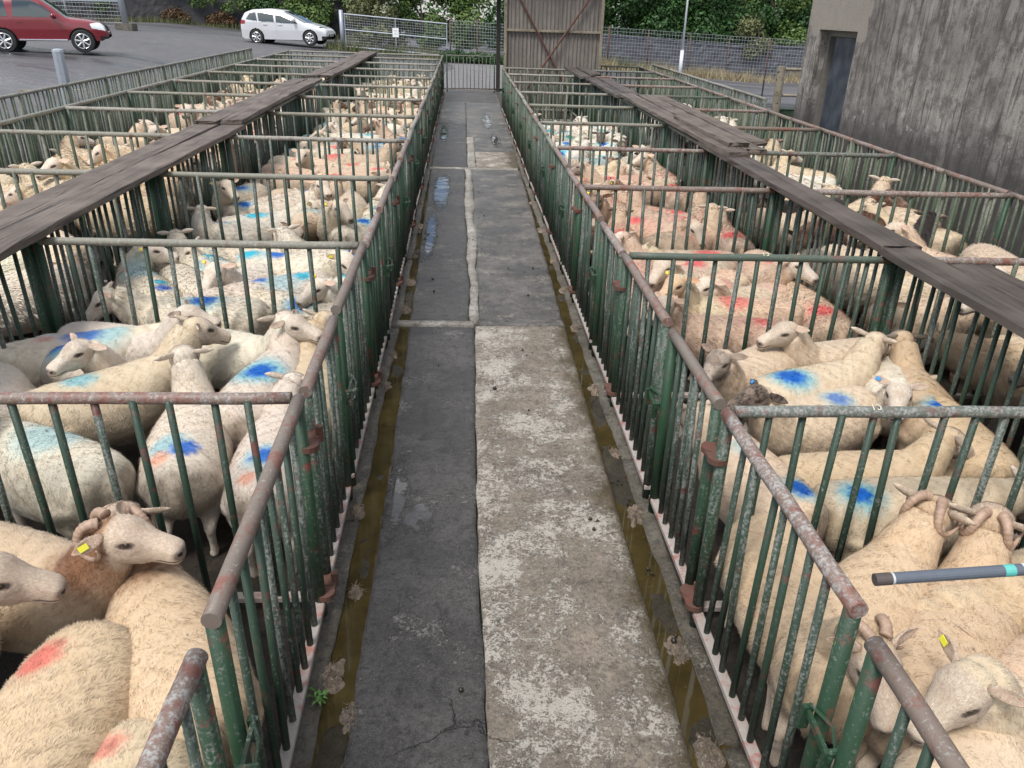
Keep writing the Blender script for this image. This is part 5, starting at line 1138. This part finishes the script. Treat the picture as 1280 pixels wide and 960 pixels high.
def wsheet(name, y0, y1, a, b, mat, amp=.012):
    n, k = max(2,int((y1-y0)/.12)), max(2,int((b-a)/.12)); ys = np.linspace(y0,y1,n+1); zs = np.linspace(a,b,k+1); Y, Z = np.meshgrid(ys,zs); X = BX-amp*2*(fbm(Y*.9,Z*.9)-.47)-amp*.5*(vnoise(Y*5,Z*5)-.5)
    ins = (Y > y0+1e-6)&(Y < y1-1e-6)&(Z > a+1e-6)&(Z < b-1e-6); X = np.where(ins, X, BX-.002)
    V = np.stack([X.ravel()-ox,Y.ravel()-oy,Z.ravel()-oz],-1); i, j = np.meshgrid(np.arange(n),np.arange(k)); q = (j*(n+1)+i).ravel(); part(name, npmesh(name, V, np.stack([q,q+n+1,q+n+2,q+1],-1), mat, True), e)
wsheet("wall_face", -4, D0, z0, BZ, RENDER); wsheet("wall_face", D1, BY1, z0, BZ, RENDER); wsheet("wall_face", D0, D1, DZ, BZ, RENDER)
wbox("wall_core", BX, BX+.42, -4, D0, z0, BZ, RENDER); wbox("wall_core", BX, BX+.42, D1, BY1, z0, BZ, RENDER); wbox("wall_core", BX, BX+.42, D0, D1, DZ, BZ, RENDER)
wbox("end_wall", BX+.42, BX+6, BY1-.4, BY1-.001, z0, BZ, RENDER); wbox("roof_slab", BX-.12, BX+6.2, -4, BY1+.12, BZ, BZ+.2, RENDER)
DOORM = NM("dark_blue_grey_door"); p_ = DOORM.pos(); n1 = DOORM.noise(p_,4,5,.6); n2 = DOORM.noise(DOORM.scaled(p_,(9,9,2)),1,5,.65)
c_ = DOORM.mix(DOORM.ramp(n1,[(.4,0),(.65,1)]),(.024,.030,.043),(.062,.073,.092)); c_ = DOORM.mix(DOORM.ramp(n2,[(.58,0),(.75,.5)]),c_,(.17,.19,.21)); DOORM = DOORM.set(c_,.55,n2,.3,.006)
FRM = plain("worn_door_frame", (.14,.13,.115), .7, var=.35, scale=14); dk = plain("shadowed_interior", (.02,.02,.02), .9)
for y in (D0+.05, D1-.05): wbox("door_frame", BX+.15, BX+.24, y-.045, y+.045, z0, DZ-.001, FRM)
wbox("door_frame", BX+.15, BX+.24, D0+.096, D1-.096, DZ-.09, DZ-.002, FRM); wbox("door", BX+.19, BX+.23, D0+.1, D1-.20, z0, DZ-.095, DOORM); wbox("door_gap_shade", BX+.40, BX+.419, D0, D1, z0, DZ, dk)  # near-black sheet at the back paints the shade seen in the door gap
MB().box((BX+.185-ox,D0+.2-oy,1.0-oz),(.03,.13,.03)).obj("handle", GALV, e)
# post and rails beside the building, stake, low green sheet
e = empty("timber_post", (6.95, 17.8, zg(7)-.08)); tag(e, "weathered grey gatepost with round rails near the building corner", "post")
MB().tube([(0,0,0),(.01,0,.8),(0,0,1.62)], [.095,.09,.085], 10).obj("upright", POSTW, e, smooth=False); MB().tube([(.06,.02,1.56),(2.4,.1,1.5)], .035, 8).obj("rail", POSTW, e); MB().tube([(.06,.02,1.02),(2.4,.1,.98)], .03, 8).obj("rail", POSTW, e)
e = empty("iron_stake", (7.75, 20.9, zg(7.7)-.08)); tag(e, "thin dark iron stake standing on the rear road", "stake"); MB().tube([(0,0,-.1),(0,0,1.12)], .022, 8).obj("rod", plain("dark_iron", (.03,.025,.025), .6), e)
e = empty("low_green_gate", (7.15, 18.2, zg(7)-.08)); tag(e, "low dark green sheeted gate between gatepost and building", "gate"); MB().box((.9,0,.35),(1.8,.05,.62)).obj("sheet", GREENP, e); MB().tube([(0,-.02,.68),(1.8,-.02,.68)], .022, 8).obj("top_rail", GREENP, e)
# bollard
e = empty("bollard", (-7.72, 16.4, float(T(-7.72,16.4)))); tag(e, "square grey steel bollard between the pens and the red car", "bollard"); MB().tube([(0,0,-.1),(0,0,1.52)], .105, 8).obj("column", GALV, e, smooth=False); MB().tube([(0,0,1.52),(0,0,1.55),(0,0,1.57)], [.108,.10,.05], 8).obj("cap", GALV, e)
# distant building
e = empty("far_building", (-4, 84, float(T(-4,84)))); tag(e, "distant pale building with grey roof above the bushes", "building"); WW = plain("pale_wall", (.66,.64,.58), .8); GR = plain("grey_roof_sheet", (.38,.42,.48), .5)
MB().box((0,3,2.3),(16,6,4.6)).obj("wall", WW, e); m = MB(); m.add([(-8.4,-.5,4.5),(8.4,-.5,4.5),(8.4,3,6.8),(-8.4,3,6.8),(-8.4,6.5,4.5),(8.4,6.5,4.5)],[(0,1,2,3),(3,2,5,4),(0,3,4),(1,5,2)]); m.obj("roof", GR, e)
for x in (-6,-3.4,-.4,2.4,5.4): f_ = MB().box((x,-.03,3.0),(1.3,.06,1.2)).obj("window", plain("dark_glass",(.03,.035,.04),.1), e); MB().box((x,-.07,2.36),(1.5,.12,.08)).obj("sill", WW, f_)
# ------------------------------------------------------------------ cars
GLASS = NM("car_glass").set((.035,.05,.055), .04, spec=.9); TYRE = plain("tyre_rubber", (.018,.018,.019), .75); ALLOY = plain("alloy_rim", (.55,.56,.57), .3, .7, .06); BLK = plain("black_trim", (.012,.012,.013), .5); CHROME = plain("chrome", (.7,.7,.7), .12, 1.0, .03)
LAMPC = plain("headlamp_lens", (.72,.74,.76), .08, .1, .06); REDL = plain("red_lamp_lens", (.30,.015,.02), .15); PLATE = plain("number_plate", (.72,.72,.70), .4, var=.04)
def carpaint(name, col):
    m = NM(name); nz = m.noise(m.obj(), 2.0, 3); c = m.mix(nz, tuple(x*.85 for x in col), col); m.set(c, .28, m.noise(m.obj(), 40, 3), .02, .002); m.b.inputs['Coat Weight'].default_value = .8; m.b.inputs['Coat Roughness'].default_value = .06; return m.m
def pip(x, z, P):
    ins = np.zeros(x.shape, bool); n = len(P)
    for i in range(n):
        (xa, za), (xb, zb) = P[i], P[(i+1) % n]; cnd = ((za > z) != (zb > z)); ins ^= cnd & (x < (xb-xa)*(z-za)/((zb-za) if zb != za else 1e-9)+xa)
    return ins
def car(name, label, loc, rz, prof, zb, W, belt, tumble, wheels, wr, paint, wins, shields, lamps, tails, doors, grille, extra=None, plan=.10):
    e = empty(name, loc, rz); tag(e, label, "car"); L = prof[-1][0]-prof[0][0]
    px, pz = zip(*prof); nx, nf = 400, 168; xs = np.linspace(prof[0][0]+.005, prof[-1][0]-.005, nx); zt = np.interp(xs, px, pz)
    kz = np.ones(9)/9; zt = np.convolve(np.pad(zt, 4, 'edge'), kz, 'valid')
    u = (xs-prof[0][0])/L; wid = W*(1-plan*np.abs(2*u-1)**5-.35*np.clip((np.abs(2*u-1)-.965)/.035,0,1)**2); zbm = zb+.12*np.clip((np.abs(2*u-1)-.9)/.1,0,1)
    ph = np.linspace(0, np.pi, nf); ex = 2/6.5
    dn = np.linspace(0, np.pi, 4001); dy_ = np.sign(np.cos(dn))*np.abs(np.cos(dn))**ex; dz_ = np.abs(np.sin(dn))**ex; al = np.concatenate([[0], np.cumsum(np.hypot(np.diff(dy_), np.diff(dz_)))]); ph = np.interp(np.linspace(0, al[-1], nf), al, dn)
    cp, sp2 = np.cos(ph), np.sin(ph)
    Y = wid[:,None]*(np.sign(cp)*np.abs(cp)**ex)[None]; Z = zbm[:,None]+(zt-zbm)[:,None]*(np.abs(sp2)**ex)[None]
    Y *= 1-tumble*np.clip((Z-belt)/.65,0,1.2); Y *= 1-.05*np.clip((belt-.35-Z)/.4,0,1); X = np.repeat(xs[:,None], nf, 1)
    V = np.stack([X.ravel(), Y.ravel(), Z.ravel()], -1); i, j = np.meshgrid(np.arange(nx-1), np.arange(nf-1), indexing='ij'); q = (i*nf+j).ravel(); F = np.stack([q, q+nf, q+nf+1, q+1], -1)
    C = V[F].mean(1); Nn = np.cross(V[F[:,1]]-V[F[:,0]], V[F[:,3]]-V[F[:,0]]); Nn /= np.linalg.norm(Nn,axis=1)[:,None]+1e-9; side = np.abs(Nn[:,1]) > .34
    lab = np.zeros(len(F), int); arch = np.zeros(len(F), bool)
    for wx in wheels: arch |= ((C[:,0]-wx)**2+(C[:,2]-wr)**2 < (wr*1.17)**2) & (np.abs(C[:,1]) > W*.6)
    groups = []
    for P in wins:
        for s in (-1, 1): groups.append(("window", GLASS, side & (C[:,1]*s > 0) & pip(C[:,0],C[:,2],P), -.006))
    for (xa, xb, zmin, nm) in shields: groups.append((nm, GLASS, (~side) & (C[:,0] > xa) & (C[:,0] < xb) & (C[:,2] > zmin) & (np.abs(C[:,1]) < W*.82), -.004))
    for P in lamps:
        for s in (-1, 1): groups.append(("headlight", LAMPC, (C[:,1]*s > W*.45) & pip(C[:,0],C[:,2],P), .006))
    for P in tails:
        for s in (-1, 1): groups.append(("tail_light", REDL, (C[:,1]*s > W*.5) & pip(C[:,0],C[:,2],P), .006))
    for P in doors:
        for s in (-1, 1): groups.append(("door", paint, side & (C[:,1]*s > 0) & pip(C[:,0],C[:,2],P), .005))
    for P, nm, mt in grille: groups.append((nm, mt, (np.abs(C[:,1]) < W*.93) & pip(C[:,0],C[:,2],P) & ((C[:,0] > prof[-1][0]-.25)|(C[:,2] < zb+.25)), .004))
    used = arch.copy(); objs = []
    for nm, mt, msk, off in groups:
        msk = msk & ~used
        if not msk.any(): continue
        used |= msk; f = F[msk]; ids, inv = np.unique(f, return_inverse=True); v = V[ids].copy(); nv = np.zeros_like(v)
        for k in range(4): np.add.at(nv, inv.reshape(f.shape)[:,k], Nn[msk])
        nv /= np.linalg.norm(nv,axis=1)[:,None]+1e-9; v += nv*off; objs.append((nm, part(nm, npmesh(nm, v, inv.reshape(f.shape), mt, True), e)))
    body = part("body", npmesh("body", V, F[~used], paint, True), e)
    m = MB(); m.box(((wheels[0]+wheels[1])/2,0,zb+.12),(L*.9,W*1.5,.2)); m.box(((wheels[0]+wheels[1])/2,0,belt*.62),(L*.86,W*1.62,belt*.42)); m.obj("underbody", BLK, e)
    for wx in wheels:
        for s in (-1, 1):
            wm = empty("wheel"); wm.parent = e; wm.location = (wx, s*(W-.12), wr)
            m = MB(); m.tube([(0,-.115,0),(0,-.10,0),(0,.10,0),(0,.115,0)], [wr*.93,wr,wr,wr*.93], 28); m.obj("tyre", TYRE, wm)
            m = MB(); m.tube([(0,s*.08,0),(0,s*.118,0)], wr*.40*.0+wr*.15, 12)
            for k in range(7):
                a = k*2*math.pi/7+.3; d = (math.cos(a), math.sin(a)); m.tube([(d[0]*wr*.1,s*.120,d[1]*wr*.1),(d[0]*wr*.62,s*.117,d[1]*wr*.62)], [wr*.075,wr*.10], 6)
            ring = [(math.cos(t)*wr*.64,s*.114,math.sin(t)*wr*.64) for t in np.linspace(0,2*math.pi,33)]; m.tube(ring, wr*.045, 6, False); m.obj("rim", ALLOY, wm)
            m = MB(); m.tube([(0,s*.10,0),(0,s*.1165,0)], wr*.62, 24); m.obj("brake_disc", BLK, wm)
    for s in (-1, 1):
        xm = [P for P in wins][-1][-1][0] if False else extra['mirror']; m = MB(); m.tube([(xm,s*(W*.93),belt+.05),(xm,s*(W+.02),belt+.10),(xm-.02,s*(W+.19),belt+.11)], [.03,.085,.07], 10); m.obj("mirror", paint, e, smooth=True)
    for hx in extra['handles']:
        for s in (-1, 1): MB().box((hx, s*(W+.004), belt-.11), (.2,.03,.03)).obj("handle", extra.get('hm', paint), e)
    fx = prof[-1][0]; MB().box((fx-.02,0,extra['plate']),(.02,.52,.11)).obj("number_plate", PLATE, e)
    m = MB()
    for k in range(7): m.box((fx-.008,-.20+k*.066,extra['plate']),(.004,.032+.01*(k % 2),.06))
    m.obj("plate_characters", BLK, e)
    return e
RED = carpaint("metallic_red_paint", (.20,.008,.018)); SIL = carpaint("white_silver_paint", (.60,.61,.63))
# red three door off-roader: x runs rear to front
prof = [(-2.05,.55),(-2.03,1.0),(-1.98,1.45),(-1.85,1.78),(-1.5,1.86),(-.2,1.87),(.10,1.80),(.45,1.55),(.85,1.22),(1.0,1.17),(1.6,1.10),(1.95,1.02),(2.10,.86),(2.16,.62),(2.17,.45)]
cx, cy = -14.05, 28.95; ang = math.atan2(.62, 2.1)
suv = car("off_road_car", "red three door off-road car with alloy wheels cut by the frame edge", (cx, cy+.35, float(T(cx, cy))+.02), ang, prof, .40, .93, 1.12, .17, (-1.22,1.30), .385, RED,
 [[(-1.75,1.17),(-1.72,1.66),(-1.0,1.70),(-.93,1.17)],[(-.78,1.17),(-.72,1.70),(-.15,1.71),(.22,1.52),(.62,1.17)]], [(.12,.98,1.17,"windscreen")], [[(1.62,.98),(1.68,.82),(2.14,.74),(2.12,.93),(1.9,1.02)]], [[(-2.2,.9),(-2.2,1.3),(-1.97,1.3),(-1.97,.9)]],
 [[(-.86,.52),(-.84,1.13),(.66,1.13),(.74,.95),(.74,.52)]], [([(2.0,.74),(2.0,.93),(2.2,.93),(2.2,.74)],"grille",CHROME),([(1.9,.38),(1.9,.56),(2.25,.56),(2.25,.38)],"lower_grille",BLK)], dict(mirror=.52, handles=[-.62], plate=.66, hm=RED))
suv.scale = (.91,.91,.91)
m = MB(); m.tube([(-.72,-.93,.42),(.82,-.93,.42)], .035, 8); m.tube([(-.72,.93,.42),(.82,.93,.42)], .035, 8); m.obj("side_step", CHROME, suv)
prof = [(-2.15,.42),(-2.17,.80),(-2.10,1.08),(-1.92,1.38),(-1.55,1.50),(-.7,1.55),(-.1,1.50),(.5,1.27),(1.12,.98),(1.35,.93),(1.75,.84),(2.02,.72),(2.15,.58),(2.17,.40)]
cx, cy = -7.5, 36.6
silver = car("silver_hatchback", "silver white tall hatchback parked before the dark ivy wall", (cx, cy+.3, float(T(cx, cy))+.02), R(-8), prof, .24, .90, .98, .20, (-1.33,1.32), .325, SIL,
 [[(-1.80,1.07),(-1.62,1.33),(-1.32,1.37),(-1.22,1.01)],[(-1.14,1.0),(-1.23,1.35),(-.46,1.37),(-.38,.97)],[(-.29,.96),(-.33,1.37),(.0,1.30),(.46,1.08),(.80,.93)]], [(.05,1.15,.97,"windscreen"),(-2.12,-1.8,1.0,"rear_window")], [[(1.45,.86),(1.62,.72),(2.12,.62),(2.1,.74),(1.75,.88)]], [[(-2.25,.86),(-2.2,1.08),(-1.82,1.02),(-1.86,.88)]],
 [[(-1.02,.36),(-1.08,.94),(-.33,.96),(-.33,.36)],[(-.29,.36),(-.29,.96),(.92,.93),(.84,.36)]], [([(1.9,.24),(1.9,.42),(2.25,.42),(2.25,.24)],"lower_grille",BLK)], dict(mirror=.62, handles=[-.85,-.1], plate=.46, hm=SIL))
silver.scale = (.87, .87, .90)
# faint yellow parking line and weeds at the left gutter
tag(MB().add([(-11.6,19.8,0),(-9.2,20.4,0),(-9.2,20.5,0),(-11.6,19.9,0)],[(0,1,2,3)]).obj("painted_line", plain("worn_yellow_line", (.35,.28,.10), .7, var=.4, scale=8)), kind="structure").location = (0,0,float(T(-10.4,20.1))+.03)
e = empty("gutter_weed", (-.585, 2.22, .0)); tag(e, "small green weed rooted in the left gutter edge", "weed")
gq = np.random.default_rng(9)
for k in range(14):
    a = gq.uniform(0,6.28); l = gq.uniform(.03,.075); d = np.array([math.cos(a),math.sin(a)]); s = np.array([-d[1],d[0]])*.005
    V = [(*( -s),0),(*s,0),(*(d*l*.5+s*1.3),l*.7),(*(d*l*.5-s*1.3),l*.7),(*(d*l),l*.6)]; part("leaf", npmesh("leaf", np.array(V), [(0,1,2,3),(3,2,4)], plain("weed_green",(.07,.16,.03),.6)) if k == 0 else bpy.data.meshes.new_from_object(e.children[0]), e, (gq.normal(0,.012),gq.normal(0,.015),.005), (0,0,gq.uniform(0,6.28)))
